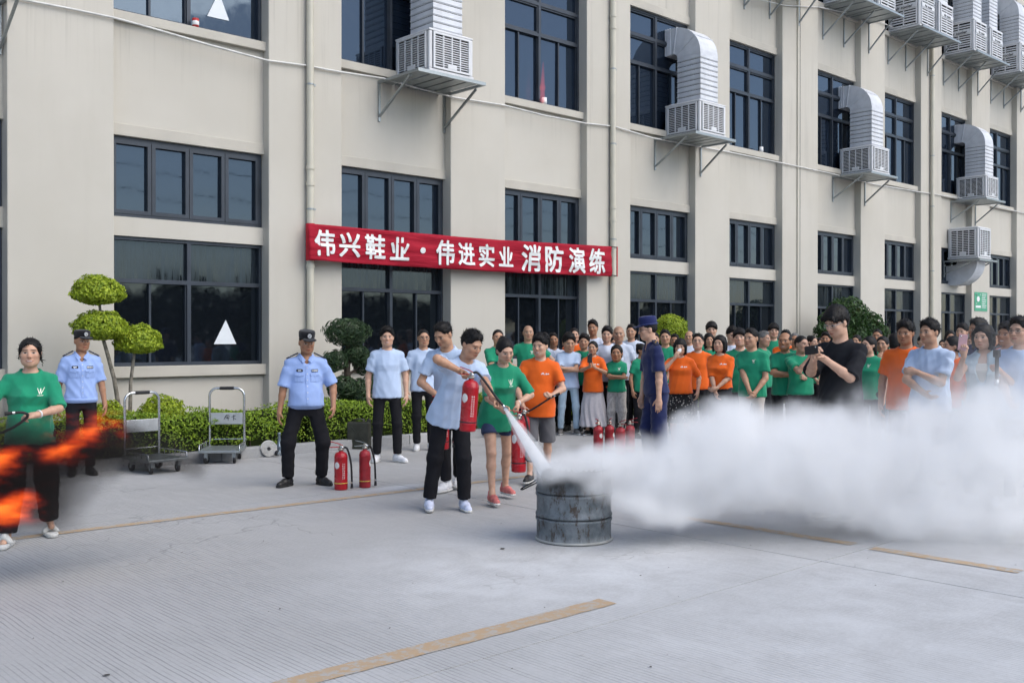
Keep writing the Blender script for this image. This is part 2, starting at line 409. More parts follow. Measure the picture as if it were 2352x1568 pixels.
for i in range(len(PIERS) - 1):
    x0, x1 = PIERS[i][1], PIERS[i + 1][0]
    a, c = x0 - .02, x1 + .02
    bpart('wall_panel', M_WALL, (a, c, 14.18, 14.6, -.02, 1.01)); bpart('wall_panel', M_WALL, (a, c, 14.18, 14.6, 3.02, 3.29))
    bpart('wall_panel', M_WALL, (a, c, 14.18, 14.6, 4.60, 6.03)); bpart('lintel_band', M_TRIM, (a, c, 14.155, 14.6, 4.43, 4.60), .008)
    bpart('wall_panel', M_WALL, (a, c, 14.18, 14.6, 8.90, 10.36)); bpart('lintel_band', M_TRIM, (a, c, 14.155, 14.6, 8.72, 8.90), .008)
    bpart('wall_panel', M_WALL, (a, c, 14.18, 14.6, 13.05, 14.8))
    for z0, z1, r in ROWS:
        w = window(x0 + .003, x1 - .003, z0, z1, r)
        if r != 2: MB().box(a, c, 14.09 - WY, 14.6 - WY, z0 - (.16 if r == 1 else .14), z0 - .001).build('sill', M_TRIM, w, .008)
    bpart('inner_wall', M_DARKPAD, (a, c, 14.45, 14.55, 1.0, 13.2))

def drainpipe(x, parent=fac):
    m = MB(); r = .058; y = 13.925 - WY
    p = m.tube([(x, y, .0), (x, y, 14.8)], r, 14)
    o = p.build('drainpipe', M_PIPE, parent)
    for z in (4.02, 4.28, 8.0, 8.25, 2.72):
        MB().tube([(x, y, z - .03), (x, y, z + .03)], r + .011, 14).build('collar', M_PIPE, o)
    for z in (1.2, 3.62, 5.6, 7.15, 9.6, 11.2):
        k = MB().tube([(x, y, z - .012), (x, y, z + .012)], r + .007, 14); k.box(x + .04, x + .10, y - .012, y + .06, z - .014, z + .014); k.build('clamp', M_GALV, o)
for x in (8.48, 15.70, 30.40): drainpipe(x)
MB().tube([(22.86, 13.975 - WY, 0), (22.86, 13.975 - WY, 14.8)], .016, 8).build('conduit', M_PIPE, fac)
# green notice on the pier by the low cooler
sg = empty('green_notice', (34.13, 13.985, 2.77)); sg.scale = (1.38, 1, .6); tag(sg, 'small green notice with white print on pier below the low cooler', 'sign')
MB().box(-.36, .36, 0, .012, -.52, .52).build('panel', M_GREENSIGN, sg)
k = MB()
for i in range(8): k.box(.04, .30 - .03 * (i % 3), -.004, -.001, .40 - i * .105, .435 - i * .105)
k.box(-.30, -.02, -.004, -.001, -.34, -.22); k.build('print_lines', M_WHITE, sg)
k = MB()
n = 14; k.add([(-.16 + .085 * math.cos(2 * math.pi * i / n), -.004, .14 + .15 * math.sin(2 * math.pi * i / n)) for i in range(n)], [tuple(range(n))])
for sx_ in (-1, 1):
    for sz_ in (-1, 1):
        k.bar((-.16 + sx_ * .09, -.004, .14 + sz_ * .2), (-.16 + sx_ * .12, -.004, .14 + sz_ * .28), .03, .004)
k.build('emblem', M_WHITE, sg)

# sagging white cable pinned along the facade
cp = [onY(x, y, 13.96) for x, y in ((-60, -40), (50, 0), (165, 22), (262, 42), (350, 66), (480, 104), (615, 140), (700, 151), (780, 166), (880, 181), (960, 203), (1040, 224), (1160, 243), (1250, 266), (1345, 284), (1410, 291), (1500, 318), (1580, 332), (1680, 351), (1800, 376), (1900, 397), (2010, 424), (2110, 441), (2230, 459), (2352, 490), (2420, 505))]
tag(MB().tube(cp, .016, 6).build('facade_cable', M_CABLE), 'thin white cable sagging along the facade under the upper windows', 'cable')
cp2 = [onY(x, y, 13.96) for x, y in ((1700, -10), (1800, 14), (1880, 18), (1990, 40), (2060, 68), (2250, 110), (2352, 150), (2400, 170))]

# ------------------------------------------------------------------ evaporative coolers, ducts, brackets
def grille_mesh(w, h, rows, cols, bar, gap_frac, plate=True, tall=False):
    m = MB(); e = .035
    m.box(0, w, -.03, 0, 0, e); m.box(0, w, -.03, 0, h - e, h); m.box(0, e, -.03, 0, e, h - e); m.box(w - e, w, -.03, 0, e, h - e)
    iw, ih = w - 2 * e, h - 2 * e
    for c in range(1, cols): m.box(e + iw * c / cols - bar / 2, e + iw * c / cols + bar / 2, -.026, 0, e, h - e)
    for r in range(1, rows): 
        z = e + ih * r / rows; t = ih / rows * (1 - gap_frac)
        m.box(e, w - e, -.022, 0, z - t / 2, z + t / 2)
    if plate: m.box(w * .38, w * .62, -.034, -.004, e, e + h * .11)
    return m.mesh('grille', M_PLASTIC)
GR_L = grille_mesh(.80, .60, 14, 4, .02, .64); GR_F = grille_mesh(.78, .60, 14, 4, .02, .64)
for g_ in (GR_L, GR_F): g_['kind'] = 'stuff'
GR_U = grille_mesh(.78, .80, 11, 2, .03, .5, False); 
def cooler(X, Y, Z, label, w=.95, d=.95, h=.72, up=True, name='air_cooler', duct=True, grl=GR_L, grf=GR_F, text=False, group='white coolers fixed to the facade'):
    o = tag(empty(name, (X, Y, Z)), label, 'air cooler', group)
    MB().box(.02, w - .02, .02, d - .02, .09, h).build('housing', M_DARKPAD, o)
    m = MB().box(-.005, w + .005, -.005, d + .005, h, h + .035); m.box(.05, w - .05, .05, d - .05, h + .035, h + .06); m.build('lid', M_PLASTIC, o, .014)
    m = MB().box(-.012, w + .012, -.012, d + .012, .03, .09); m.box(.03, w - .03, .03, d - .03, 0, .03); m.build('base_pan', M_PLASTIC, o, .012)
    for (px, py) in ((0, 0), (w - .07, 0), (0, d - .07), (w - .07, d - .07)):
        MB().box(px, px + .07, py, py + .07, .09, h - .001).build('corner_post', M_PLASTIC, o, .02)
    gh = (h - .11)
    def sc(me, L): return (L / (.80 if me is GR_L else .78), 1, gh / (.80 if me is GR_U else .60))
    a = inst('grille', grl, o, (.005, d - .075, .10), (0, 0, -math.pi / 2), sc(grl, d - .15)); b = inst('grille', grf, o, (.075, .005, .10), (0, 0, 0), sc(grf, w - .15))
    a['kind'] = b['kind'] = 'stuff'
    b2 = inst('grille', grf, o, (w - .005, .075, .10), (0, 0, math.pi / 2), sc(grf, d - .15)); b2['kind'] = 'stuff'
    if text:
        tm = text_mesh('Air cooler', .105, .002, .002); tm.materials.append(M_DKMETAL)
        MB().box(.08, w - .08, -.035, -.004, h * .60, h * .60 + .11).build('name_band', M_PLASTIC, o)
        inst('lettering', tm, o, (w / 2, -.037, h * .60 + .05), (math.pi / 2, 0, 0))
        MB().box(-.035, -.004, .08, d - .08, h * .60, h * .60 + .11).build('name_band', M_PLASTIC, o)
        inst('lettering', tm, o, (-.037, d / 2, h * .60 + .05), (math.pi / 2, 0, -math.pi / 2), (1.25, 1.25, 1.25))
    s = .63; x0, y0 = (w - s) / 2, .10
    if duct == 'up':
        dz = h + .061; ht = 1.02; n = 9
        pm = MB().box(0, s, 0, s, .012, ht / n); pm.box(-.010, s + .010, -.010, s + .010, .028, .038)
        me = pm.mesh('duct_panel', M_DUCT)
        MB().box(x0 + .012, x0 + s - .012, y0 + .012, y0 + s - .012, dz, dz + ht + .006).build('duct_core', M_DKMETAL, o)
        for i in range(n): inst('duct_panel', me, o, (x0, y0, dz + i * ht / n + .006))
        # elbow turning into the window
        e = MB(); N = 12; R = .12; zc = dz + ht; ins, outs = [], []
        prof = []
        for i in range(N + 1):
            an = math.pi / 2 * i / N
            yi = y0 + s + R - R * math.cos(an); zi = zc + R * math.sin(an)
            yo = y0 + s + R - (R + s) * math.cos(an); zo = zc + (R + s) * math.sin(an) * .93
            prof.append(((yi, zi), (yo, zo)))
        prof.append(((d + .42, zc + R), (d + .42, zc + (R + s) * .93)))
        vs = []; fs = []
        for (yi, zi), (yo, zo) in prof: vs += [(x0, yi, zi), (x0 + s, yi, zi), (x0 + s, yo, zo), (x0, yo, zo)]
        for i in range(len(prof) - 1):
            for k in range(4): fs.append((i * 4 + k, i * 4 + (k + 1) % 4, i * 4 + 4 + (k + 1) % 4, i * 4 + 4 + k))
        e.add(vs, fs); eo = e.build('elbow', M_DUCT, o)
        k = MB()
        for (i, j) in ((5, 6), (11, 12)):
            (yi, zi), (yo, zo) = prof[i]
            k.bar((x0 - .006, yi, zi), (x0 - .006, yo, zo), .014, .02); k.bar((x0 - .006, yo, zo + .005), (x0 + s + .006, yo, zo + .005), .02, .014)
        k.build('seam_rib', M_DUCT, eo)
        fl = MB(); yy = d + .06
        for q in range(4): fl.box(x0 - .012, x0 + s + .012, d - .02 + q * .06, d - .005 + q * .06, zc + R - .012, zc + (R + s) * .93 + .012)
        fl.build('flange', M_DUCT, eo)
    if duct == 'down':
        e = MB(); N = 10; R = .10; prof = []
        for i in range(N + 1):
            an = math.pi / 2 * i / N
            prof.append(((y0 + s + R - R * math.cos(an), -.05 - R * math.sin(an)), (y0 + s + R - (R + s) * math.cos(an), -.05 - (R + s) * math.sin(an))))
        prof.append(((d + .4, -.05 - R), (d + .4, -.05 - R - s))); vs = []; fs = []
        for (yi, zi), (yo, zo) in prof: vs += [(x0, yi, zi), (x0 + s, yi, zi), (x0 + s, yo, zo), (x0, yo, zo)]
        for i in range(len(prof) - 1):
            for k in range(4): fs.append((i * 4 + (k + 1) % 4, i * 4 + k, i * 4 + 4 + k, i * 4 + 4 + (k + 1) % 4))
        e.add(vs, fs); e.box(x0, x0 + s, y0, y0 + s, -.05, .0); e.build('elbow', M_DUCT, o)
    return o
def bracket(X0, X1, Z, label, Yf=13.06, posts=None, drop=.68, deck=True):
    o = tag(empty('steel_bracket', (0, 14.18, 0)), label, 'bracket', 'galvanised brackets under the coolers')
    yf = Yf - 14.18
    m = MB().box(X0 - .02, X1 + .02, yf - .02, yf + .03, Z - .03, Z + .025); m.build('front_rail', M_GALV, o)
    for x in (posts or (X0, X1)):
        MB().box(x - .022, x + .022, yf + .03, -.0, Z - .03, Z + .015).build('arm', M_GALV, o)
        wy = -.0 if not any(l < x < r for l, r in PIERS) else -.18
        MB().box(x - .02, x + .02, wy - .03, wy - .001, Z - drop, Z - .031).build('wall_post', M_GALV, o)
        MB().bar((x, wy - .03, Z - drop + .09), (x, yf + .22, Z - .05), .034, .034).build('brace', M_GALV, o)
    if deck:
        nb = 5
        for i in range(nb):
            a = X0 + .06 + (X1 - X0 - .12) * i / nb; b = X0 + .06 + (X1 - X0 - .12) * (i + .82) / nb
            MB().box(a, b, yf + .031, -.03, Z - .012, Z + .02).build('deck_plank', M_GALV, o)
    return o
low = [(10.31, 'nearest big white cooler beside the second window bay, duct cut off by the frame'), (17.69, 'white cooler with curved duct between the fourth and fifth window bays'), (25.26, 'white cooler with curved duct above the leafy dark tree'), (32.59, 'farthest lower cooler with curved duct, above the low cooler')]
for x, lb in low: cooler(x, 13.2, 5.97, lb, duct='up')
bl = ['large bracket carrying the nearest cooler', 'bracket under the cooler between the fourth and fifth bays', 'bracket under the cooler above the dark tree', 'bracket under the farthest lower cooler']
for (x, _), lb in zip(low, bl): bracket(x - .33, x + 1.09, 5.945, lb)
bracket(2.62, 3.98, 5.945, 'bracket cut by the top left corner of the frame', deck=False)
cooler(32.0, 13.2, 4.03, 'low cooler with duct elbow curving down beneath it, near the green notice', h=.98, duct='down')
bracket(31.75, 33.05, 4.0, 'bracket carrying the low cooler by the green notice', drop=.5)
ups = [(20.72, 'bracketed cooler pair', 0), (24.37, 'pair', 1), (28.0, 'pair', 1), (31.66, 'pair', 1), (35.3, 'pair', 1)]
uw = ['', 'first', 'second', 'third', 'fourth']
for i, (x, _, show) in enumerate(ups):
    if show:
        cooler(x, 13.2, 10.45, 'left unit of the %s high air cooler pair at the upper right' % uw[i], h=.98, grl=GR_U, grf=GR_U, text=True, duct='up', name='wall_cooler', group='grey coolers on the upper storey')
        cooler(x + 1.24, 13.2, 10.45, 'right unit of the %s high air cooler pair at the upper right' % uw[i], h=.98, grl=GR_U, grf=GR_U, text=True, duct='up', name='wall_cooler', group='grey coolers on the upper storey')
    bracket(x - .1, x + 2.35, 10.42, 'steel bracket under the %s high cooler pair' % uw[i] if show else 'bare bracket at the top edge left of the high cooler pairs', posts=(x + .05, x + 1.15, x + 2.2), drop=.85)
tag(MB().tube(cp2, .014, 6).build('facade_cable', M_CABLE), 'thin pale cable behind the high cooler brackets', 'cable')

# ------------------------------------------------------------------ banner
BY = 13.78
bn = tag(empty('banner', onY(1060, 700, BY)), 'long red cloth banner with white Chinese characters tied between two drainpipes', 'banner')
def banner_mat():
    k = NT('red_cloth'); p = k.pos()
    cr = k.noise(k.mapping(p, (.9, 1, 9)), 1, 4, .6, .3); wv = k.noise(p, 22, 3)
    k.base(k.mix(k.ramp(cr, .35, .7), (.42, .012, .035), (.52, .02, .045)), .75, 0, .25)
    k.bump(k.math('ADD', cr, k.math('MULTIPLY', wv, .05)), .9, .05)
    tr = k.n('BsdfTranslucent'); k.set(tr, 0, (.5, .02, .04, 1)); mx = k.n('MixShader'); k.set(mx, 0, .25); k.t.links.new(k.p.outputs[0], mx.inputs[1]); k.t.links.new(tr.outputs[0], mx.inputs[2]); k.t.links.new(mx.outputs[0], k.out.inputs[0])
    return k.m
M_RED = banner_mat()
xl, xr = 8.36, 15.52
def bz(x): 
    f = (x - xl) / (xr - xl); return 2.80 + .035 * f - .03 * math.sin(f * math.pi), 3.375 + .075 * f - .035 * math.sin(f * math.pi)
def by(x, v): return .018 * math.sin(x * 2.1 + v * 1.4) + .012 * math.sin(x * 6.3 + v * 5) + .008 * math.sin(v * 17 + x * 1.3)
NX, NZ = 150, 14; vs = []; fs = []
for i in range(NX + 1):
    x = xl + (xr - xl) * i / NX; a, b = bz(x)
    for j in range(NZ + 1):
        v = j / NZ; vs.append((x - bn.location.x, by(x, v) + BY - bn.location.y, a + (b - a) * v - bn.location.z))
fs = [(i * (NZ + 1) + j, (i + 1) * (NZ + 1) + j, (i + 1) * (NZ + 1) + j + 1, i * (NZ + 1) + j + 1) for i in range(NX) for j in range(NZ)]
bc = MB().add(vs, fs, True).build('cloth', M_RED, bn); so = bc.modifiers.new('solid', 'SOLIDIFY'); so.thickness = .004
wrap = MB().tube([(8.48 - bn.location.x, 13.925 - bn.location.y, 2.80 - bn.location.z), (8.48 - bn.location.x, 13.925 - bn.location.y, 3.39 - bn.location.z)], .072, 16, False).build('pipe_wrap', simple('red_wrap', (.52, .015, .03), .75), bn)
wrap2 = MB().tube([(15.80 - bn.location.x, 13.90 - bn.location.y, 2.85 - bn.location.z), (15.80 - bn.location.x, 13.90 - bn.location.y, 3.47 - bn.location.z)], .014, 8).build('tie_rod', simple('red_wrap', (.52, .015, .03)), bn)
for z in (2.86, 3.45):
    MB().tube([(15.5 - bn.location.x, 13.79 - bn.location.y, z - bn.location.z), (15.66 - bn.location.x, 13.84 - bn.location.y, z - bn.location.z), (15.80 - bn.location.x, 13.90 - bn.location.y, z - bn.location.z)], .008, 6).build('tie_cord', M_BLACK, bn)
chars = [('伟', 160, .43, .95), ('兴', 347, .42, 1.0), ('鞋', 535, .43, .97), ('业', 712, .43, .95), ('·', 880, .62, 1.1), ('伟', 1045, .45, .95), ('进', 1205, .43, .97), ('实', 1358, .43, .95), ('业', 1503, .41, .95), ('消', 1685, .53, .98), ('防', 1850, .53, .98), ('演', 2020, .53, .96), ('练', 2175, .53, .92)]
for ch, zx, sz, wf in chars:
    X = onY((810 + zx * .3614) / 1.16327, 700, BY).x; a, b = bz(X); cx_, cz_ = X, (a + b) / 2 - (.0 if zx < 900 else .01)
    me0 = text_mesh(ch, sz, .0, .0)
    n_ = len(me0.vertices); c1 = np.empty(n_ * 3, np.float32); me0.vertices.foreach_get('co', c1); c1 = c1.reshape(-1, 3)
    fs_ = [tuple(p.vertices) for p in me0.polygons]; vs_ = []; ff_ = []; e_ = .012 * sz / .4
    for q, (dx_, dz_) in enumerate(((0, 0), (1, 0), (-1, 0), (0, .8), (0, -.8), (.7, .6), (-.7, .6), (.7, -.6), (-.7, -.6))):
        ff_ += [tuple(i + len(vs_) for i in f_) for f_ in fs_]; vs_ += [(v[0] + dx_ * e_, v[1] + dz_ * e_, q * .0004) for v in c1]
    me = bpy.data.meshes.new('character'); me.from_pydata(vs_, [], ff_); co = np.array(vs_, np.float32)
    c0 = (co.max(0) + co.min(0)) / 2
    out = np.empty_like(co)
    for q, v in enumerate(co):
        x = cx_ + (v[0] - c0[0]) * wf; z = cz_ + (v[1] - c0[1]); a, b = bz(x)
        out[q] = (x - bn.location.x, BY - .010 - v[2] + by(x, (z - a) / (b - a)) - bn.location.y, z - bn.location.z + (.012 * (x - cx_)))
    me.vertices.foreach_set('co', out.ravel()); me.update()
    if not me.materials: me.materials.append(M_WHITE)
    else: me.materials[0] = M_WHITE
    o = inst('character', me, bn)
# paper triangles and small things on the sills
def paper(x, y, w, h, label, top=True):
    c = onY(x, y, 14.285); m = MB(); 
    m.add([(-w / 2, 0, 0), (w / 2, 0, .0), (.01, 0, h), (-w / 2, .003, 0), (w / 2, .003, 0), (.01, .003, h)], [(0, 1, 2), (5, 4, 3), (0, 3, 4, 1), (1, 4, 5, 2), (2, 5, 3, 0)])
    tag(m.build('paper_triangle', M_PAPER, loc=(c.x, c.y - .004, c.z)), label, 'paper')
paper(517, 790, .37, .37, 'white paper triangle taped in the wide ground floor window')
paper(502, 44, .36, .40, 'white paper triangle in the upper window at the top left')
M_CUP = simple('red_can', (.45, .03, .03), .4)
def can(x, y, Y, label, m):
    c = onY(x, y, Y); o = tag(empty('small_can', (c.x, c.y, 6.172)), label, 'can')
    MB().lathe([(0, 0), (.05, 0), (.05, .13), (0, .13)], 14).build('body', m, o); MB().lathe([(.0502, .03), (.0512, .031), (.0512, .09), (.0502, .091)], 14).build('label_band', M_WHITE, o)
can(450, 62, 14.14, 'small red and white can on the upper left window sill', M_CUP)
can(1250, 247, 14.14, 'white candle can on the sill of the third bay upper window', M_WHITE)
can(1748, 355, 14.14, 'tiny white cup on the fifth bay upper sill', M_WHITE)

# ------------------------------------------------------------------ plants
def leaf_mesh(name, P, N, size, m, jit=.6, asp=.55, seed=0):
    r = np.random.default_rng(seed); n = len(P)
    d = r.normal(size=(n, 3)); N = N + r.normal(size=(n, 3)) * jit; N /= np.linalg.norm(N, axis=1)[:, None] + 1e-9
    a = np.cross(N, d); a /= np.linalg.norm(a, axis=1)[:, None] + 1e-9; b = np.cross(N, a)
    s = size * r.uniform(.6, 1.3, (n, 1))
    V = np.empty((n, 4, 3)); V[:, 0] = P - a * s; V[:, 1] = P - b * s * asp + N * s * .15; V[:, 2] = P + a * s; V[:, 3] = P + b * s * asp + N * s * .15
    return np_mesh(name, V.reshape(-1, 3), np.arange(n * 4).reshape(-1, 4), m, False)
def blob_pts(c, r, n, seed, shell=.35, flat=None):
    g = np.random.default_rng(seed); d = g.normal(size=(n, 3)); d /= np.linalg.norm(d, axis=1)[:, None]
    bump = np.array([mnoise.noise(Vector(v * 2.6) + Vector((seed, 0, 0))) + .55 * mnoise.noise(Vector(v * 7.) + Vector((seed, 3, 0))) for v in d])
    rad = (1 + .17 * bump) * (1 - shell * g.random(n) ** 2.2)
    P = d * rad[:, None]
    if flat is not None: P[:, 2] = np.where(P[:, 2] < 0, P[:, 2] * flat, P[:, 2])
    return np.asarray(c) + P * np.asarray(r), d
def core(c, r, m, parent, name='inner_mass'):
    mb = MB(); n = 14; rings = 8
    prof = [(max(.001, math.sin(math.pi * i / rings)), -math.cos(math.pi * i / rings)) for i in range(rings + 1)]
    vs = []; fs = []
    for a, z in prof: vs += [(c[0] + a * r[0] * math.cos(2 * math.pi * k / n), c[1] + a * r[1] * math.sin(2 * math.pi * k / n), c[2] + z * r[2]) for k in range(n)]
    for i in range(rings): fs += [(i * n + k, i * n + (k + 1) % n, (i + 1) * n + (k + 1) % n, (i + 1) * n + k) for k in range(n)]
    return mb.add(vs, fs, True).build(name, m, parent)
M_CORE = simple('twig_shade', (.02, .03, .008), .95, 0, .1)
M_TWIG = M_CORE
def plant(name, label, cat, base, blobs, leafm, size, trunks, bark, dens=1.0, seed=1, flat=None, group=None, asp=.55, cr=.72):
    o = tag(empty(name, base), label, cat, group); b = Vector(base)
    for i, (c, r) in enumerate(blobs):
        c = Vector(c) - b
        n = int(dens * 5200 * (r[0] * r[1] + r[0] * r[2] + r[1] * r[2]) / 3 / (size / .03) ** 2 * 4)
        P, d = blob_pts(c, r, n, seed + i, flat=flat)
        f = inst('crown', leaf_mesh('crown', P, d, size, leafm, seed=seed + i, asp=asp), o); f['kind'] = 'stuff'
        cc = (c.x, c.y, c.z + (r[2] * .12 if flat is not None else 0))
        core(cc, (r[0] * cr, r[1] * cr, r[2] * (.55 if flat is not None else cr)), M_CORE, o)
    for pts, rs in trunks:
        MB().tube([Vector(p) - b for p in pts], rs, 10).build('trunk', bark, o)
    return o
Yp = 12.95
def pp(x, y, Y=Yp): return onY(x, y, Y)
def D2m(x, Y=Yp): return Y / ray(x)[1] / F_
k_ = D2m(250)
ct = pp(282, 1010); ct.z = .06
plant('cloud_tree', 'cloud pruned tree with three golden domes on two thin trunks', 'tree', ct,
      [(pp(226, 676), (56 * k_, .32, 42 * k_)), (pp(228, 757), (60 * k_, .34, 43 * k_)), (pp(318, 789), (53 * k_, .30, 43 * k_))], M_LEAF_GOLD, .021,
      [([pp(283, 1010), pp(272, 930), pp(262, 870), pp(246, 810), pp(236, 775), pp(231, 720), pp(227, 680)], [.03, .028, .026, .024, .022, .018, .014]),
       ([pp(298, 1010), pp(299, 930), pp(300, 880), pp(306, 830), pp(312, 790)], [.026, .024, .022, .020, .016])], M_BARK, 1.9, 3, flat=.55)
def bush(x, y, hw, hh, Y, label, seed, m=M_LEAF_GOLD, size=.018):
    k = D2m(x, Y); c = onY(x, y, Y)
    plant('round_bush', label, 'bush', (c.x, c.y, .06), [(c, (hw * k, hw * k, hh * k))], m, size, [([(c.x, c.y, .05), (c.x, c.y, c.z)], [.03, .02])], M_BARKD, 1.3, seed)
bush(372, 962, 52, 55, 12.75, 'round golden bush behind the smoky trolley', 21)
bush(252, 970, 36, 52, 12.75, 'golden bush between the guard in the cap and the trolley', 22)
ko = D2m(800)
pb = pp(802, 1005); pb.z = .06
plant('podocarpus_tree', 'dark needle leaved cloud pruned bonsai tree beside the standing guard', 'tree', pb,
      [(pp(797, 762), (53 * ko, .33, 32 * ko)), (pp(770, 828), (30 * ko, .2, 24 * ko)), (pp(815, 812), (32 * ko, .22, 22 * ko)), (pp(838, 836), (28 * ko, .2, 24 * ko)), (pp(788, 890), (36 * ko, .25, 26 * ko)), (pp(825, 905), (44 * ko, .3, 36 * ko)), (pp(862, 880), (30 * ko, .2, 22 * ko))],
      M_LEAF_POD, .046, [([pp(802, 1005), pp(800, 900), pp(797, 850), pp(800, 800), pp(798, 765)], [.06, .055, .05, .04, .03]), ([pp(799, 860), pp(815, 850), pp(832, 842)], [.025, .02, .012]), ([pp(798, 850), pp(780, 840), pp(770, 828)], [.025, .02, .012])], M_BARKD, 2.2, 31, asp=.2, cr=.55)
kt = D2m(1540)
tb = pp(1540, 900); tb.z = .06
plant('topiary_tree', 'bright green clipped ball behind the navy cap officer', 'tree', tb, [(pp(1540, 758), (40 * kt, .36, 34 * kt))], M_LEAF_GOLD, .022, [([tb, pp(1540, 760)], [.04, .03])], M_BARK, 1.3, 41)
kd = D2m(1955)
db = pp(1955, 900); db.z = .06
plant('leafy_tree', 'loose dark green tree rising behind the man in black', 'tree', db,
      [(pp(1945, 722), (50 * kd, .5, 40 * kd)), (pp(1920, 745), (42 * kd, .42, 34 * kd)), (pp(1990, 742), (42 * kd, .4, 30 * kd)), (pp(1955, 775), (60 * kd, .5, 34 * kd)), (pp(2015, 762), (26 * kd, .3, 20 * kd)), (pp(1893, 760), (24 * kd, .28, 18 * kd))],
      M_LEAF_DARK, .045, [([db, pp(1953, 800), pp(1945, 735)], [.07, .05, .03]), ([pp(1953, 800), pp(1985, 750)], [.03, .015])], M_BARKD, .75, 51)
# clipped hedge: two runs
def hedge(x0, x1, label, dens, seed, h=.60, y0=12.24, y1=13.3):
    o = tag(empty('hedge', ((x0 + x1) / 2, (y0 + y1) / 2, .06)), label, 'hedge', 'clipped hedges in the bed'); g = np.random.default_rng(seed); L = x1 - x0
    b = np.array(o.location)
    nt, nf = int(L * (y1 - y0) * 1500 * dens), int(L * h * 1900 * dens)
    def hz(x): return h + .05 * np.sin(x * 1.7) + .03 * np.sin(x * 4.1 + 1)
    xs = g.uniform(x0, x1, nt); ys = g.uniform(y0, y1, nt)
    lump = np.array([mnoise.noise(Vector((a * 2.4, c * 2.4, seed))) for a, c in zip(xs, ys)])
    T = np.stack([xs, ys, hz(xs) + .09 * lump - .10 * g.random(nt) ** 2 - .16 * np.clip((y0 + .22 - ys) / .22, 0, 1) ** 2], 1); TN = np.tile([0, -.2, 1.], (nt, 1))
    xs = g.uniform(x0, x1, nf); zs = g.random(nf) ** .8
    lump = np.array([mnoise.noise(Vector((a * 2.4, c * 3., seed + 9))) for a, c in zip(xs, zs)])
    Fp = np.stack([xs, y0 + .02 - .10 * lump + .12 * g.random(nf) ** 2 + .06 * (zs < .25) + .12 * np.clip(zs - .75, 0, 1), .08 + zs * (hz(xs) - .06)], 1); FN = np.tile([0, -1., .35], (nf, 1))
    f = inst('foliage', leaf_mesh('foliage', np.concatenate([T, Fp]) - b, np.concatenate([TN, FN]), .021, M_LEAF_HEDGE, .7, .5, seed), o); f['kind'] = 'stuff'
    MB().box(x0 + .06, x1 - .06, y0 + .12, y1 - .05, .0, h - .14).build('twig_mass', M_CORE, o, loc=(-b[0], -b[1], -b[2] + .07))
    for i in range(int(L / .35)):
        xx = x0 + .2 + i * .35 + g.uniform(-.05, .05)
        if xx < x1 - .1: MB().tube([(xx - b[0], y0 + .1 - b[1], .0), (xx + g.uniform(-.05, .05) - b[0], y0 + .13 - b[1], .32)], .011, 5).build('stem', M_BARKD, o)
hedge(2.2, 7.4, 'bright green clipped hedge behind the two trolleys', 1.0, 61)
hedge(7.45, 11.6, 'clipped hedge behind the standing guard and jerrycan', 1.0, 62)
hedge(12.2, 20.0, 'low hedge mostly hidden behind the crowd', .5, 63)

gd = np.random.default_rng(77); dv = []; dfc = []
for i in range(150):
    x, y = gd.uniform(1.0, 12.0), gd.uniform(2.2, 11.5); n = 5; r0 = gd.uniform(.003, .011) * (2.2 if i % 17 == 0 else 1); a0 = gd.uniform(0, 6); b0 = len(dv); el = gd.uniform(.3, 1)
    for q in range(n):
        an = a0 + 2 * math.pi * q / n; rr_ = r0 * gd.uniform(.6, 1.2); dv.append((x + rr_ * math.cos(an), y + rr_ * el * math.sin(an), .0045 + gd.uniform(0, .004)))
    dfc.append(tuple(range(b0, b0 + n)))
dbo = MB().add(dv, dfc).build('debris', simple('dry_litter', (.06, .052, .045), .9)); tag(dbo, 'scattered dark leaf litter and grit on the concrete', 'litter', kind='stuff')
# trees and cables across the yard, seen only as reflections in the glass
gR = np.random.default_rng(5)
def far_tree(x, y, r, h, seed):
    P, d = blob_pts((0, 0, h * .6), (r, r * .8, h * .45), 900, seed, .5)
    o = tag(empty('far_tree', (x, y, 0)), 'dark tree across the yard reflected in the ground floor windows', 'tree', 'reflected trees')
    f = inst('crown', leaf_mesh('crown', P, d, .55, M_LEAF_FAR, seed=seed), o); f['kind'] = 'stuff'
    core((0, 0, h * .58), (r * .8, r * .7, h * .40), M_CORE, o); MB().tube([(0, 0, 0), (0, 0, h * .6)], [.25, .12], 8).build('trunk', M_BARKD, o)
for i in range(30):
    x = -34 + i * 5.2; far_tree(x + gR.uniform(-1, 1), -34 + gR.uniform(-3, 3), gR.uniform(3.2, 4.2), gR.uniform(3.6, 5.2) + (3.0 if 5 < i % 11 < 8 else 0), 100 + i)
for i, (z, y) in enumerate(((9.6, -13), (8.6, -13.4), (10.6, -12.6))):
    pts = [(x, y, z - .9 * (1 - ((x - 25) / 75) ** 2)) for x in np.linspace(-50, 100, 40)]
    tag(MB().tube(pts, .02, 5).build('overhead_cable', M_BLACK), ['middle', 'lowest', 'highest'][i] + ' overhead cable behind the camera, a thin line in the window reflections', 'cable')
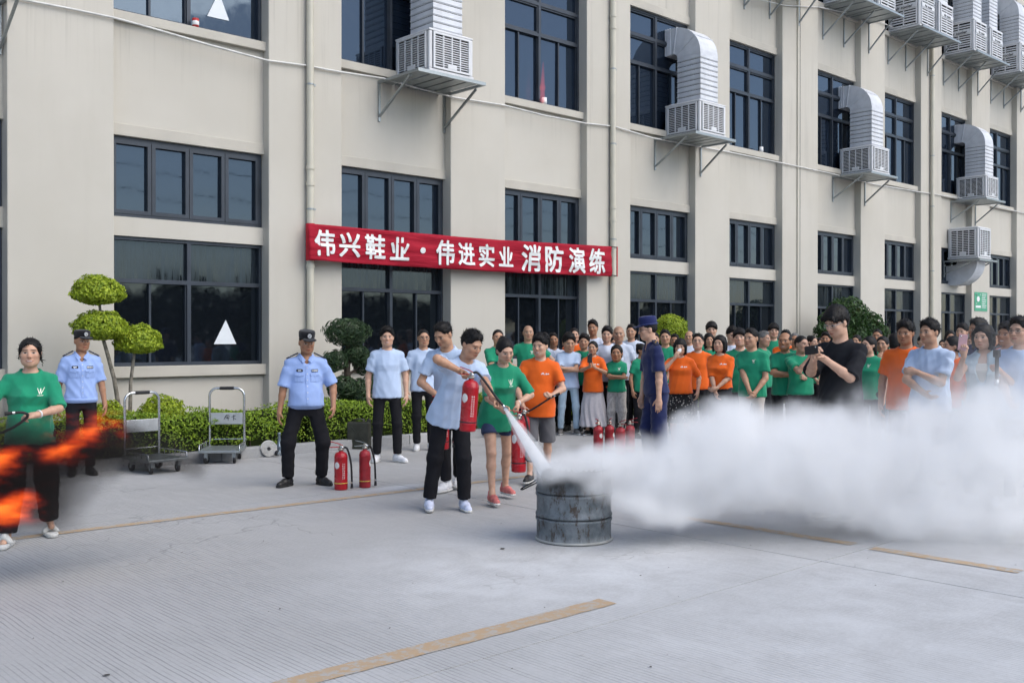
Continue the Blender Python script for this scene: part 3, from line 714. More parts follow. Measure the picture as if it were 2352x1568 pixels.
# ------------------------------------------------------------------ signed-distance modelling for people
def A3(p): return np.asarray(p, np.float32)
def nrm(v): v = np.asarray(v, float); return v / (np.linalg.norm(v) + 1e-12)
class SDF:
    def __init__(s): s.ops = []
    def _add(s, fn, lo, hi, k, mode='u'): s.ops.append((fn, np.asarray(lo, float), np.asarray(hi, float), k, mode)); return s
    def cone(s, a, b, r1, r2, k=.02, mode='u'):
        a, b = A3(a), A3(b); d = b - a; L2 = float(d @ d) + 1e-9; rm = max(r1, r2)
        def fn(X, Y, Z):
            t = np.clip(((X - a[0]) * d[0] + (Y - a[1]) * d[1] + (Z - a[2]) * d[2]) / L2, 0, 1)
            return np.sqrt((X - a[0] - t * d[0]) ** 2 + (Y - a[1] - t * d[1]) ** 2 + (Z - a[2] - t * d[2]) ** 2) - (r1 + t * (r2 - r1))
        return s._add(fn, np.minimum(a, b) - rm, np.maximum(a, b) + rm, k, mode)
    def tube(s, a, b, r1, r2, k=.02, mode='u', e=.0):          # flat-ended
        a, b = A3(a), A3(b); d = b - a; L = float(np.sqrt(d @ d)) + 1e-9; d = d / L; rm = max(r1, r2)
        def fn(X, Y, Z):
            h = (X - a[0]) * d[0] + (Y - a[1]) * d[1] + (Z - a[2]) * d[2]
            q = np.sqrt(np.maximum((X - a[0]) ** 2 + (Y - a[1]) ** 2 + (Z - a[2]) ** 2 - h * h, 0)) - (r1 + np.clip(h / L, 0, 1) * (r2 - r1))
            return np.maximum(q, np.maximum(-h, h - L))
        return s._add(fn, np.minimum(a, b) - rm, np.maximum(a, b) + rm, k, mode)
    def ell(s, c, r, R=None, k=.02, mode='u'):
        c, r = A3(c), A3(r); R = np.eye(3, dtype=np.float32) if R is None else np.asarray(R, np.float32); rm = float(r.max()); mn = float(r.min())
        ext = np.sqrt(((R * r) ** 2).sum(1))
        def fn(X, Y, Z):
            x, y, z = X - c[0], Y - c[1], Z - c[2]
            p = [(R[0, i] * x + R[1, i] * y + R[2, i] * z) for i in range(3)]
            k0 = np.sqrt((p[0] / r[0]) ** 2 + (p[1] / r[1]) ** 2 + (p[2] / r[2]) ** 2)
            k1 = np.sqrt((p[0] / r[0] ** 2) ** 2 + (p[1] / r[1] ** 2) ** 2 + (p[2] / r[2] ** 2) ** 2) + 1e-6
            return k0 * (k0 - 1) / k1
        return s._add(fn, c - ext, c + ext, k, mode)
    def loft(s, o, R, st, k=.02, mode='u', ripple=None):          # st rows: z, a, b, yc   in frame R (columns: left, back, up)
        o = A3(o); R = np.asarray(R, np.float32); st = np.asarray(st, np.float32); am, bm = st[:, 1].max(), np.abs(st[:, 3]).max() + st[:, 2].max()
        cs = np.array([[x, y, z] for x in (-am, am) for y in (-bm, bm) for z in (st[0, 0], st[-1, 0])]) @ R.T + o
        def fn(X, Y, Z):
            x, y, z = X - o[0], Y - o[1], Z - o[2]
            l, b, u = [(R[0, i] * x + R[1, i] * y + R[2, i] * z) for i in range(3)]
            a_ = np.interp(u, st[:, 0], st[:, 1]).astype(np.float32); b_ = np.interp(u, st[:, 0], st[:, 2]).astype(np.float32); yc = np.interp(u, st[:, 0], st[:, 3]).astype(np.float32)
            q = np.sqrt((l / a_) ** 2 + ((b - yc) / b_) ** 2)
            if ripple is not None:
                n, amp, z0, z1 = ripple
                q = q / (1 + amp * np.clip((z1 - u) / (z1 - z0), 0, 1) * np.sin(n * np.arctan2(l, b - yc) + 3 * np.sin(u * 5)))
            d = (q - 1) * np.minimum(a_, b_) * .95
            return np.maximum(d, np.maximum(st[0, 0] - u, u - st[-1, 0]))
        return s._add(fn, cs.min(0), cs.max(0), k, mode)
    def plane(s, o, n, lo, hi, k=.004):                            # keep the side n points away from
        o, n = A3(o), A3(nrm(n))
        def fn(X, Y, Z): return (X - o[0]) * n[0] + (Y - o[1]) * n[1] + (Z - o[2]) * n[2]
        return s._add(fn, lo, hi, k, 'p')
    def mesh(s, h):
        add = [o for o in s.ops if o[4] == 'u']
        lo = np.min([o[1] for o in add], 0) - 3 * h; hi = np.max([o[2] for o in add], 0) + 3 * h
        n = np.ceil((hi - lo) / h).astype(int) + 1
        ax = [(lo[i] + np.arange(n[i]) * h).astype(np.float32) for i in range(3)]
        D = np.full(n, 1.0, np.float32)
        for fn, a, b, k, mode in s.ops:
            mg = max(k, 2.5 * h)
            i0 = np.clip(np.floor((a - mg - lo) / h).astype(int), 0, n); i1 = np.clip(np.ceil((b + mg - lo) / h).astype(int) + 1, 0, n)
            if (i1 <= i0).any(): continue
            sl = tuple(slice(i0[i], i1[i]) for i in range(3))
            d = fn(ax[0][sl[0]][:, None, None], ax[1][sl[1]][None, :, None], ax[2][sl[2]][None, None, :]).astype(np.float32); c = D[sl]
            if mode == 'u':
                t = np.clip(.5 + .5 * (c - d) / k, 0, 1); D[sl] = c + t * (d - c) - k * t * (1 - t)
            elif mode == 's':
                t = np.clip(.5 - .5 * (c + d) / k, 0, 1); D[sl] = c + t * (-d - c) + k * t * (1 - t)
            else: D[sl] = np.maximum(c, d)
        return nets(D, lo, h)
OFF8 = [(i, j, k) for i in (0, 1) for j in (0, 1) for k in (0, 1)]
def nets(D, lo, h):
    S = D < 0; n = D.shape
    c = np.zeros([q - 1 for q in n], np.uint8); Su = S.view(np.uint8)
    for i, j, k in OFF8: c += Su[i:n[0] - 1 + i, j:n[1] - 1 + j, k:n[2] - 1 + k]
    I, J, K = np.nonzero((c > 0) & (c < 8))
    acc = np.zeros((len(I), 3)); cnt = np.zeros(len(I))
    vals = {o: D[I + o[0], J + o[1], K + o[2]] for o in OFF8}
    for a in OFF8:
        for axn in range(3):
            if a[axn]: continue
            b = list(a); b[axn] = 1; b = tuple(b); va, vb = vals[a], vals[b]; m = (va < 0) != (vb < 0)
            t = np.where(m, va / np.where(m, va - vb, 1), 0)
            for q in range(3): acc[:, q] += np.where(m, a[q] + (t if q == axn else 0), 0)
            cnt += m
    V = (np.stack([I, J, K], 1) + acc / cnt[:, None]) * h + lo
    idx = np.full(c.shape, -1, np.int32); idx[I, J, K] = np.arange(len(I))
    Fs = []
    for axn in range(3):
        u, v = (axn + 1) % 3, (axn + 2) % 3
        s0 = [slice(None)] * 3; s1 = [slice(None)] * 3; s0[axn] = slice(0, -1); s1[axn] = slice(1, None)
        A, B = S[tuple(s0)], S[tuple(s1)]
        P = np.stack(np.nonzero(A != B), 1); ok = (P[:, u] > 0) & (P[:, v] > 0) & (P[:, u] < c.shape[u]) & (P[:, v] < c.shape[v]); P = P[ok]
        ins = A[P[:, 0], P[:, 1], P[:, 2]]
        def g(du, dv):
            Q = P.copy(); Q[:, u] -= du; Q[:, v] -= dv; return idx[Q[:, 0], Q[:, 1], Q[:, 2]]
        q = np.stack([g(1, 1), g(0, 1), g(0, 0), g(1, 0)], 1); q[~ins] = q[~ins][:, ::-1]
        Fs.append(q[(q >= 0).all(1)])
    return V, np.concatenate(Fs)
def vnormals(V, Fq):
    n = np.cross(V[Fq[:, 2]] - V[Fq[:, 0]], V[Fq[:, 3]] - V[Fq[:, 1]]); N = np.zeros_like(V)
    for i in range(4): np.add.at(N, Fq[:, i], n)
    return N / (np.linalg.norm(N, axis=1)[:, None] + 1e-12)
def folds(V, N, seed, amp, sx=1.0, sz=1.0, freq=26.0):
    g = np.random.default_rng(seed); w = np.zeros(len(V)); P = V * np.array([sx, sx, sz])
    warp = np.sin(P @ g.normal(size=3) * 9 + g.random() * 6) * .9
    for i in range(5):
        d = nrm(g.normal(size=3)); f = freq * (.5 + g.random() * 1.2)
        w += (1 - 2 * np.abs(np.sin(P @ d * f * .5 + warp + g.random() * 6))) * (.5 + .5 * np.sin(P @ nrm(g.normal(size=3)) * 7 + g.random() * 6))
    return V + N * (w * amp / 2.2)[:, None]
def relax(V, Fq, n=1, f=.5):
    for _ in range(n):
        S = np.zeros_like(V); c = np.zeros(len(V))
        for i in range(4):
            for j in (1, 3): np.add.at(S, Fq[:, i], V[Fq[:, (i + j) % 4]])
            np.add.at(c, Fq[:, i], 2)
        V = V + f * (S / np.maximum(c, 1)[:, None] - V)
    return V

# skin: features are painted from head-local coordinates stored on the mesh
def skin_mat(name, tone, hairc=(.012, .010, .009), shaved=0.0, smile=False):
    k = NT(name); at = k.n('Attribute', attribute_name='hp'); sp = k.n('SeparateXYZ'); k.set(sp, 0, at.outputs['Vector'])
    x = k.math('ABSOLUTE', sp.outputs[0]); y, z = sp.outputs[1], sp.outputs[2]
    front = k.ramp(y, -.05, -.035, 1, 0)
    def el(cx, cz, rx, rz, soft=.35, slope=0.0):
        zz = k.math('SUBTRACT', z, cz)
        if slope: zz = k.math('ADD', zz, k.math('MULTIPLY', k.math('SUBTRACT', x, cx), slope))
        a = k.math('POWER', k.math('DIVIDE', k.math('ABSOLUTE', k.math('SUBTRACT', x, cx)), rx), 2.0); b = k.math('POWER', k.math('DIVIDE', k.math('ABSOLUTE', zz), rz), 2.0)
        return k.math('MULTIPLY', k.ramp(k.math('ADD', a, b), 1 - soft, 1 + soft, 1, 0), front)
    c0 = k.coord(); nz = k.noise(c0, 22, 4)
    t = np.array(tone)
    c = k.mix(k.ramp(nz, .3, .7), (*(t * np.array([.90, .86, .84])), 1), (*(t * np.array([1.06, 1.05, 1.04])), 1))
    c = k.mix(k.math('MULTIPLY', el(.036, -.032, .026, .020, .9), .30), c, (*(t * np.array([1.02, .74, .68])), 1))
    c = k.mix(k.math('MULTIPLY', el(.0, -.022, .017, .020, .8), .25), c, (*(t * np.array([1.0, .76, .70])), 1))
    c = k.mix(k.math('MULTIPLY', el(.031, .027, .022, .0050, .5, .12), .78), c, (*hairc, 1))
    c = k.mix(k.math('MULTIPLY', el(.031, .005, .0175, .0085, .4), .15), c, (*(t * .5), 1))
    c = k.mix(k.math('MULTIPLY', el(.031, .005, .0165, .0058, .35), .9), c, (.42, .39, .36, 1))
    c = k.mix(k.math('MULTIPLY', el(.031, .0055, .0085, .0070, .3), .96), c, (.012, .008, .006, 1))
    c = k.mix(k.math('MULTIPLY', el(.031, .0112, .0170, .0018, .5), .7), c, (.02, .014, .012, 1))
    c = k.mix(k.math('MULTIPLY', el(.0, -.062, .0255, .0095, .5), .75), c, (*(t * np.array([.80, .40, .40])), 1))
    if smile: c = k.mix(k.math('MULTIPLY', el(.0, -.0625, .030, .0088, .4), .8), c, (*(t * np.array([.70, .34, .34])), 1)); c = k.mix(k.math('MULTIPLY', el(.0, -.0620, .0225, .0042, .35), .95), c, (.62, .59, .54, 1))
    c = k.mix(k.math('MULTIPLY', el(.0, -.0625, .0235, .0018, .5), 0.0 if smile else .9), c, (*(t * np.array([.22, .10, .10])), 1))
    c = k.mix(k.math('MULTIPLY', el(.0085, -.0365, .004, .003, .5), .8), c, (*(t * .15), 1))
    if shaved:
        b = k.math('ADD', k.math('ADD', z, k.math('MULTIPLY', y, .74)), -.018)
        hm = k.math('MULTIPLY', k.ramp(b, -.004, .02), k.ramp(z, 5, 6, 1, 0))
        c = k.mix(k.math('MULTIPLY', hm, shaved), c, (.03, .027, .026, 1))
    k.base(c, .48, 0, .42); k.set(k.p, 'Subsurface Weight', .0)
    k.bump(k.noise(c0, 160, 3), .08, .003)
    return k.m
M_SKIN = {'light': skin_mat('skin_light', (.58, .355, .25)), 'mid': skin_mat('skin_mid', (.49, .28, .18)), 'tan': skin_mat('skin_tan', (.38, .195, .112)),
          'shaved': skin_mat('skin_shaved', (.46, .27, .19), shaved=.55), 'grey': skin_mat('skin_grey', (.43, .25, .17), hairc=(.08, .075, .07), shaved=.25), 'bald': skin_mat('skin_bald', (.45, .27, .18), shaved=.18)}
for _n, _t in (('light', (.58, .355, .25)), ('mid', (.49, .28, .18)), ('tan', (.38, .195, .112))): M_SKIN[_n + '_smile'] = skin_mat('skin_%s_smile' % _n, _t, smile=True)
def hair_mat(name, col):
    k = NT(name); p = k.coord(); n = k.noise(k.mapping(p, (1, 1, .18)), 130, 3)
    k.base(k.mix(n, (*(np.array(col) * .5), 1), (*(np.array(col) * 1.7), 1)), .55, 0, .28); k.bump(n, .5, .006); return k.m
M_HAIR = {'black': hair_mat('black_hair', (.006, .005, .005)), 'brown': hair_mat('brown_hair', (.03, .018, .012)), 'grey': hair_mat('grey_hair', (.14, .135, .13))}
def cloth_mat(name, col, rough=.85, fold=.6, pattern=None, sheen=.2):
    if name in MATS: return MATS[name]
    k = NT(name); p = k.coord(); col = np.array(col)
    f1 = k.noise(k.mapping(p, (1.2, 1.2, .8)), 8, 3, .5, .4); f2 = k.noise(p, 240, 2); f3 = k.noise(p, 3, 3)
    c = k.mix(k.ramp(f3, .3, .7), (*(col * .93), 1), (*(col * 1.05), 1))
    if pattern == 'floral':
        v = k.n('TexVoronoi'); k.set(v, 'Vector', p); k.set(v, 'Scale', 26); k.set(v, 'Randomness', 1.0)
        c = k.mix(k.ramp(v.outputs['Distance'], .22, .30, .8, 0), c, (.55, .50, .45, 1))
    if pattern == 'denim': c = k.mix(k.ramp(k.noise(p, 5, 4), .35, .7), c, (*(col * 1.35), 1))
    if pattern == 'mottle': c = k.mix(k.ramp(k.noise(k.mapping(p, (1, 1, .5)), 30, 5, .7), .45, .6, 0, .6), c, (*(col * .5), 1))
    if pattern == 'lace': c = k.mix(k.ramp(k.noise(p, 45, 3, .6), .42, .58, 0, .3), c, (*(col * .72), 1))
    k.base(c, rough, 0, .25); k.set(k.p, 'Sheen Weight', sheen)
    k.bump(k.math('ADD', k.math('MULTIPLY', f1, fold), k.math('MULTIPLY', f2, .02)), .30, .03)
    MATS[name] = k.m; return k.m
CL = dict(green=cloth_mat('green_cotton', (.012, .255, .135)), orange=cloth_mat('orange_cotton', (.80, .13, .012)), blue=cloth_mat('pale_blue_cotton', (.47, .58, .77)), white=cloth_mat('white_cotton', (.60, .66, .78)),
          uniform=cloth_mat('uniform_blue_shirt', (.30, .42, .74), .7, .5), black=cloth_mat('black_cloth', (.010, .010, .013), .9, sheen=0), navy=cloth_mat('navy_cloth', (.012, .02, .085), .8), char=cloth_mat('charcoal_tee', (.012, .013, .017), sheen=.0),
          jean=cloth_mat('pale_denim', (.33, .43, .52), .9, .7, 'denim'), dkjean=cloth_mat('dark_denim', (.03, .045, .10), .9, .7, 'denim'), grey=cloth_mat('grey_cargo', (.115, .115, .125), .9, .9), beige=cloth_mat('beige_linen', (.50, .45, .40), .9, .8),
          mottle=cloth_mat('mottled_trouser', (.52, .48, .45), .9, .8, 'mottle'), lace=cloth_mat('white_tiered_skirt', (.60, .56, .58), .9, .7, 'lace'), floral=cloth_mat('black_floral_skirt', (.012, .012, .013), .85, .6, 'floral'),
          vest=cloth_mat('pale_denim_vest', (.36, .44, .48), .9, .9, 'denim'), cream=cloth_mat('cream_cloth', (.62, .58, .52)), red=cloth_mat('red_cloth_small', (.45, .03, .04)))
M_SHOE = dict(white=simple('white_shoe', (.66, .67, .70), .55), black=simple('black_shoe', (.014, .014, .015), .5), pink=simple('pink_shoe', (.55, .16, .15), .6, var=.25, scale=25), grey=simple('grey_shoe', (.16, .155, .15), .75), blue=simple('blue_white_shoe', (.58, .63, .80), .55, var=.2, scale=14))
M_SOLEW = simple('white_sole', (.62, .62, .60), .7); M_SOLEB = simple('black_sole', (.02, .02, .02), .7)

def rotz(a): c, s = math.cos(a), math.sin(a); return np.array([[c, -s, 0], [s, c, 0], [0, 0, 1.]])
def rotx(a): c, s = math.cos(a), math.sin(a); return np.array([[1, 0, 0], [0, c, -s], [0, s, c.real]])
def roty(a): c, s = math.cos(a), math.sin(a); return np.array([[c, 0, s], [0, 1, 0], [-s, 0, c]])
def ik(a, b, l1, l2, hint):
    a, b, hint = np.array(a, float), np.array(b, float), np.array(hint, float)
    d = b - a; L = np.linalg.norm(d); mx = (l1 + l2) * .998
    if L > mx: b = a + d / L * mx; d = b - a; L = mx
    if L < abs(l1 - l2) + .02: L = abs(l1 - l2) + .02
    u = nrm(d); x = (l1 * l1 - l2 * l2 + L * L) / (2 * L); hgt = math.sqrt(max(0, l1 * l1 - x * x))
    p = hint - u * (hint @ u); p = nrm(p)
    return a + u * x + p * hgt, b

def hand(s, wrist, d, n, side, curl, k, fine=True, sc=1.0):
    """palm, four jointed fingers, thumb. d: hand direction, n: palm normal (palm side), side: +1 thumb on w"""
    d = nrm(d); n = nrm(np.array(n) - d * (np.array(n) @ d)); w = np.cross(d, n) * side; W = np.array(wrist, float)
    R = np.stack([w, n, d], 1)
    s.ell(W + d * .052 * sc, (.040 * sc, .017 * sc, .052 * sc), R, k=.012)
    s.cone(W - d * .01, W + d * .03 * sc, .025 * sc, .026 * sc, k=.015)
    lens = (.066, .074, .069, .055); offs = (.028, .0095, -.0095, -.027); rr = .0088 * sc
    for i in range(4):
        c1 = curl * 1.25 + .06 * i; c2 = curl * 1.6
        b = W + d * (.092 - .006 * abs(i - 1)) * sc + w * offs[i] * sc
        sp = w * offs[i] * 1.5 * (1 - curl)
        d1 = nrm(d * math.cos(c1) + n * math.sin(c1) + sp); d2 = nrm(d1 * math.cos(c2) + nrm(n * math.cos(c1) - d * math.sin(c1)) * math.sin(c2))
        m = b + d1 * lens[i] * .52 * sc; e = m + d2 * lens[i] * .55 * sc
        s.cone(b - d * .012, m, rr * 1.12, rr, k=.006); s.cone(m, e, rr, rr * .82, k=.004)
    b = W + d * .028 * sc + w * .026 * sc; d1 = nrm(d * .62 + w * (.75 - .45 * curl) + n * (.30 + .5 * curl)); m = b + d1 * .036 * sc
    d2 = nrm(d1 + d * .5 + n * .35 * curl - w * .5 * curl); e = m + d2 * .034 * sc
    s.cone(b, m, rr * 1.5, rr * 1.15, k=.012); s.cone(m, e, rr * 1.1, rr * .85, k=.005)

def head_sdf(s, c, R, hs, sex, ears=True):
    P = lambda x, y, z: c + R @ (np.array([x, y, z]) * hs)
    E = lambda p, r, **kw: s.ell(P(*p), np.array(r) * hs, R, **kw)
    E((0, .014, .028), (.076, .094, .088), k=.01)
    E((0, -.020, -.028), (.064 if sex == 'm' else .061, .068, .084), k=.035)
    E((0, -.050, -.088), (.034 if sex == 'm' else .028, .032, .025), k=.03)
    for sx in (-1, 1):
        E((sx * .042, -.022, -.065), (.024, .034, .034), k=.03)
        E((sx * .040, -.058, -.018), (.024, .022, .020), k=.022)
    E((0, -.074, .030), (.050, .018, .012), k=.018)
    for sx in (-1, 1): E((sx * .031, -.104, .006), (.019, .020, .0115), k=.012, mode='s')
    for sx in (-1, 1): E((sx * .031, -.0715, .005), (.0155, .0125, .0115), k=.004)
    s.cone(P(0, -.083, .018), P(0, -.1035, -.024), .008 * hs, .0125 * hs, k=.012)
    for sx in (-1, 1): E((sx * .0115, -.094, -.031), (.0085, .010, .0075), k=.006)
    E((0, -.085, -.0555), (.023, .010, .0065), k=.008); E((0, -.0825, -.0685), (.020, .010, .0065), k=.008)
    if ears:
        for sx in (-1, 1): E((sx * .078, .014, -.004), (.009, .021, .033), k=.008)

def hair_sdf(style, c, R, hs):
    s = SDF(); P = lambda x, y, z: c + R @ (np.array([x, y, z]) * hs)
    E = lambda p, r, **kw: s.ell(P(*p), np.array(r) * hs, R, **kw)
    lo, hi = c - .4, c + .4
    if style in ('short', 'thick', 'buzz', 'crew', 'mop'):
        g = {'short': .007, 'thick': .018, 'buzz': .004, 'crew': .013, 'mop': .022}[style]
        E((0, .016, .030 + g * .6), (.077 + g * .75, .095 + g, .090 + g * 1.3), k=.01); (E((0, -.02, .104), (.050, .052, .022), k=.03) if style == 'short' else None)
        if style in ('crew', 'thick'): E((0, -.035, .098 + g * .3), (.056, .050, .026), k=.03)
        if style == 'mop':
            E((0, -.055, .070), (.072, .042, .044), k=.03)
            for i in range(-3, 4): s.cone(P(i * .019, -.088, .075), P(i * .022 + .004, -.098, .036 + .006 * (i % 2)), .013 * hs, .006 * hs, k=.008)
        fz = {'mop': .066, 'thick': .088}.get(style, .094)
        E((0, -.112, fz - .085), (.078, .080, .080), k=.026, mode='s')
        for sx in (-1, 1): E((sx * .086, -.055, -.035), (.030, .052, .088), k=.012, mode='s')
        for sx in (-1, 1): E((sx * .088, .016, -.018), (.022, .030, .040), k=.010, mode='s')
        s.plane(P(0, 0, -.008 if style != 'mop' else -.025), R @ np.array([0, -.72, -1.]), lo, hi)
    elif style == 'balding':
        E((0, .020, .026), (.085, .100, .088), k=.01); E((0, -.03, .085), (.060, .110, .075), k=.02, mode='s'); E((0, -.112, -.02), (.090, .085, .10), k=.012, mode='s')
        for sx in (-1, 1): E((sx * .088, .012, -.020), (.022, .034, .040), k=.010, mode='s')
        s.plane(P(0, 0, -.01), R @ np.array([0, -.72, -1.]), lo, hi)
    elif style in ('bob', 'long', 'bangs'):
        E((0, .018, .032), (.092, .108, .100), k=.01)
        E((0, .040, -.050), (.096, .082, .105), k=.04)
        if style == 'long': E((0, .070, -.16), (.085, .050, .13), k=.05)
        for sx in (-1, 1): s.cone(P(sx * .080, -.03, .03), P(sx * .084, -.030, -.10), .022 * hs, .016 * hs, k=.02)
        E((.006, -.112, -.034 if style != 'bangs' else -.050), (.068, .090, .108 if style != 'bangs' else .094), k=.010, mode='s')
        s.plane(P(0, 0, -.135 if style != 'long' else -.30), R @ np.array([0, 0, -1.]), lo, hi)
    elif style in ('tied', 'bun', 'wispy'):
        E((0, .018, .030), (.086, .104, .096), k=.01); E((0, .040, -.03), (.080, .075, .075), k=.03)
        E((0, -.118, -.016), (.072, .083, .100), k=.024, mode='s')
        for sx in (-1, 1): E((sx * .092, -.02, -.040), (.026, .050, .050), k=.012, mode='s')
        s.plane(P(0, 0, -.055), R @ np.array([0, -.25, -1.]), lo, hi)
        if style == 'bun': E((0, .085, .085), (.042, .042, .040), k=.02)
        else: s.cone(P(0, .105, .015), P(.015, .125, -.13), .030 * hs, .016 * hs, k=.02)
        if style == 'wispy':
            s.cone(P(-.070, -.075, .050), P(-.084, -.045, -.06), .010 * hs, .004 * hs, k=.01); s.cone(P(.072, -.060, .050), P(.092, -.01, -.10), .011 * hs, .004 * hs, k=.01)
            s.cone(P(-.02, -.088, .085), P(-.060, -.090, .040), .014 * hs, .006 * hs, k=.012)
    return s

def cloth_mesh(s, h, seed, amp, m, sx=1.0, sz=1.0, freq=26.0):
    V, Fq = s.mesh(h); V = relax(V, Fq, 1, .4); N = vnormals(V, Fq); V = folds(V, N, seed, amp, sx, sz, freq)
    return np_mesh('cloth', V, Fq, m)

class Fig: pass
def figure(H=1.70, sex='m', yaw=0, hyaw=None, pitch=0, roll=0, lean=(0, 0), pelvis=(0, 0), syaw=None, drop=0.0,
           rh=None, lh=None, rhint=None, lhint=None, rcurl=.35, lcurl=.35, rdir=None, ldir=None, rpal=None, lpal=None,
           rf=None, lf=None, foot_yaw=None, top='tee', bottom='trousers', belly=0.0, wide=1.0, hair='short', ears=True, neck=True,
           hem=-.10, sleeve=.72, res=.010, cres=.014, seed=0, leg=1.0, hs=None, ladj=0.0, barefoot=False, hemw=1.0):
    """builds numpy meshes for one person in a frame whose -y looks at the camera; rh/lh are wrist targets of the person's right/left hand"""
    k = H / 1.70; f = Fig(); f.k = k
    yaw = math.radians(yaw); sy = yaw if syaw is None else math.radians(syaw); hy = (yaw if hyaw is None else math.radians(hyaw))
    hs = hs or ((1.0 if sex == 'm' else .965) * (.6 + .4 * k))
    Pz = (.93 - drop) * k; Pv = np.array([pelvis[0], pelvis[1], Pz]); L = .50 * k
    lx, ly = lean[0] * k, lean[1] * k
    Nv = Pv + np.array([lx, ly, math.sqrt(max(.01, L * L - lx * lx - ly * ly))])
    U = nrm(Nv - Pv)
    def frame(a):
        l = np.array([math.cos(a), math.sin(a), 0]); l = nrm(l - U * (l @ U)); return np.stack([l, np.cross(U, l), U], 1)
    T = frame(sy); Th = frame(yaw)
    sw = (.168 if sex == 'm' else .146) * k * wide
    # head
    hd = nrm(U * .55 + np.array([0, 0, .45]) + rotz(hy) @ np.array([0, -.20 - .006 * pitch, 0])); hc = Nv + hd * .152 * k
    Rh = rotz(hy) @ rotx(math.radians(pitch)) @ roty(math.radians(roll)); f.hc, f.Rh, f.hs = hc, Rh, hs
    # arms
    l1, l2 = .275 * k, .245 * k
    S = {'r': Nv + T @ np.array([-sw, .0, -.084 * k]), 'l': Nv + T @ np.array([sw, .0, -.084 * k])}
    tgt = {'r': rh, 'l': lh}; hint = {'r': rhint, 'l': lhint}; EL, WR = {}, {}
    for q, sg in (('r', -1), ('l', 1)):
        w = tgt[q]
        if w is None: w = S[q] + T @ np.array([sg * .072, -.04, -.50 * k])
        hn = hint[q]; hn = T @ np.array([sg * .5, .8, -.2]) if hn is None else np.array(hn, float)
        EL[q], WR[q] = ik(S[q], w, l1, l2, hn)
    f.S, f.EL, f.WR = S, EL, WR
    # legs
    hipw = .088 * k * (1 if sex == 'm' else 1.04)
    HP = {'r': Pv + Th @ np.array([-hipw, 0, -.03 * k]), 'l': Pv + Th @ np.array([hipw, 0, -.03 * k])}
    FT = {'r': rf if rf is not None else Pv[:2] + (rotz(yaw) @ np.array([-hipw * 1.1, 0, 0]))[:2], 'l': lf if lf is not None else Pv[:2] + (rotz(yaw) @ np.array([hipw * 1.1, 0, 0]))[:2]}
    KN, AN, FY = {}, {}, {}
    fy = foot_yaw or (math.degrees(yaw) - 12, math.degrees(yaw) + 12)
    for q, a in (('r', fy[0]), ('l', fy[1])):
        a = math.radians(a); FY[q] = a; fw = rotz(a) @ np.array([0, -1, 0])
        ank = np.array([FT[q][0], FT[q][1], (.085 + (FT[q][2] if len(FT[q]) > 2 else 0)) * k])
        KN[q], AN[q] = ik(HP[q], ank, .412 * k, .408 * k, fw + np.array([0, 0, .2]))
    f.AN, f.FY = AN, FY
    # ---- body
    b = SDF(); head_sdf(b, hc, Rh, hs, sex, ears)
    nr = (.056 if sex == 'm' else .047) * k
    b.cone(hc + Rh @ np.array([0, .022, -.055]) * hs, Nv + T @ np.array([0, .004, -.03]), nr * .96, nr * 1.12, k=.02)
    b.ell(Nv + T @ np.array([0, -.004, -.055 * k]), (.125 * k, .062 * k, .052 * k), T, k=.04)
    b.loft(Pv, T, np.array([(0.05, .125, .085, 0), (.2, .12, .08, 0), (.38, .14, .085, 0), (.44, .10, .07, 0)]) * k, k=.03)
    am = (1.0 if sex == 'm' else .86) * (.5 + .5 * wide)
    for q, sg in (('r', 1), ('l', -1)):
        b.cone(S[q], EL[q], .043 * am * k, .037 * am * k, k=.03)
        mid = EL[q] * .7 + WR[q] * .3
        b.cone(EL[q], mid, .037 * am * k, .037 * am * k, k=.02); b.cone(mid, WR[q], .037 * am * k, .0245 * am * k, k=.015)
        d = nrm(WR[q] - EL[q]); dd = {'r': rdir, 'l': ldir}[q]; d = d if dd is None else nrm(dd)
        pn = {'r': rpal, 'l': lpal}[q]
        if pn is None: pn = T @ np.array([sg, .25, 0])
        pn = nrm(np.array(pn, float) - d * (np.array(pn, float) @ d))
        fwd = T @ np.array([0, -1, 0])
        side = 1 if np.cross(d, pn) @ (fwd if abs(d[2]) > .6 else np.array([0, 0, 1.])) > 0 else -1
        hand(b, WR[q], d, pn, side, {'r': rcurl, 'l': lcurl}[q], k, sc=k * (1.0 if sex == 'm' else .92))
    bare = bottom in ('shorts', 'skirt', 'shortpants', 'jorts', 'miniskirt', 'longskirt')
    if bare or barefoot:
        for q in 'rl':
            kk = KN[q] * .25 + HP[q] * .75
            if bare: b.cone(kk, KN[q], .070 * k, .050 * k, k=.02)
            cf = KN[q] * .68 + AN[q] * .32 + rotz(FY[q]) @ np.array([0, .012, 0])
            b.cone(KN[q], cf, .048 * k, .049 * k, k=.02); b.cone(cf, AN[q], .046 * k, .030 * k, k=.02)
            b.cone(AN[q], AN[q] + rotz(FY[q]) @ np.array([0, -.10, -.05]) * k, .030 * k, .026 * k, k=.02)
    V, Fq = b.mesh(res); V = relax(V, Fq, 1, .25)
    f.body = (V, Fq); loc = (V - hc) @ Rh / hs
    far = (np.sqrt((loc[:, 0] / .10) ** 2 + ((loc[:, 1] - .0) / .125) ** 2 + (loc[:, 2] / .135) ** 2) > 1)
    loc[far] = (9, 9, 9); f.hp = loc
    # ---- top
    t = SDF(); fe = 1.0 if sex == 'm' else .93
    w_ = wide
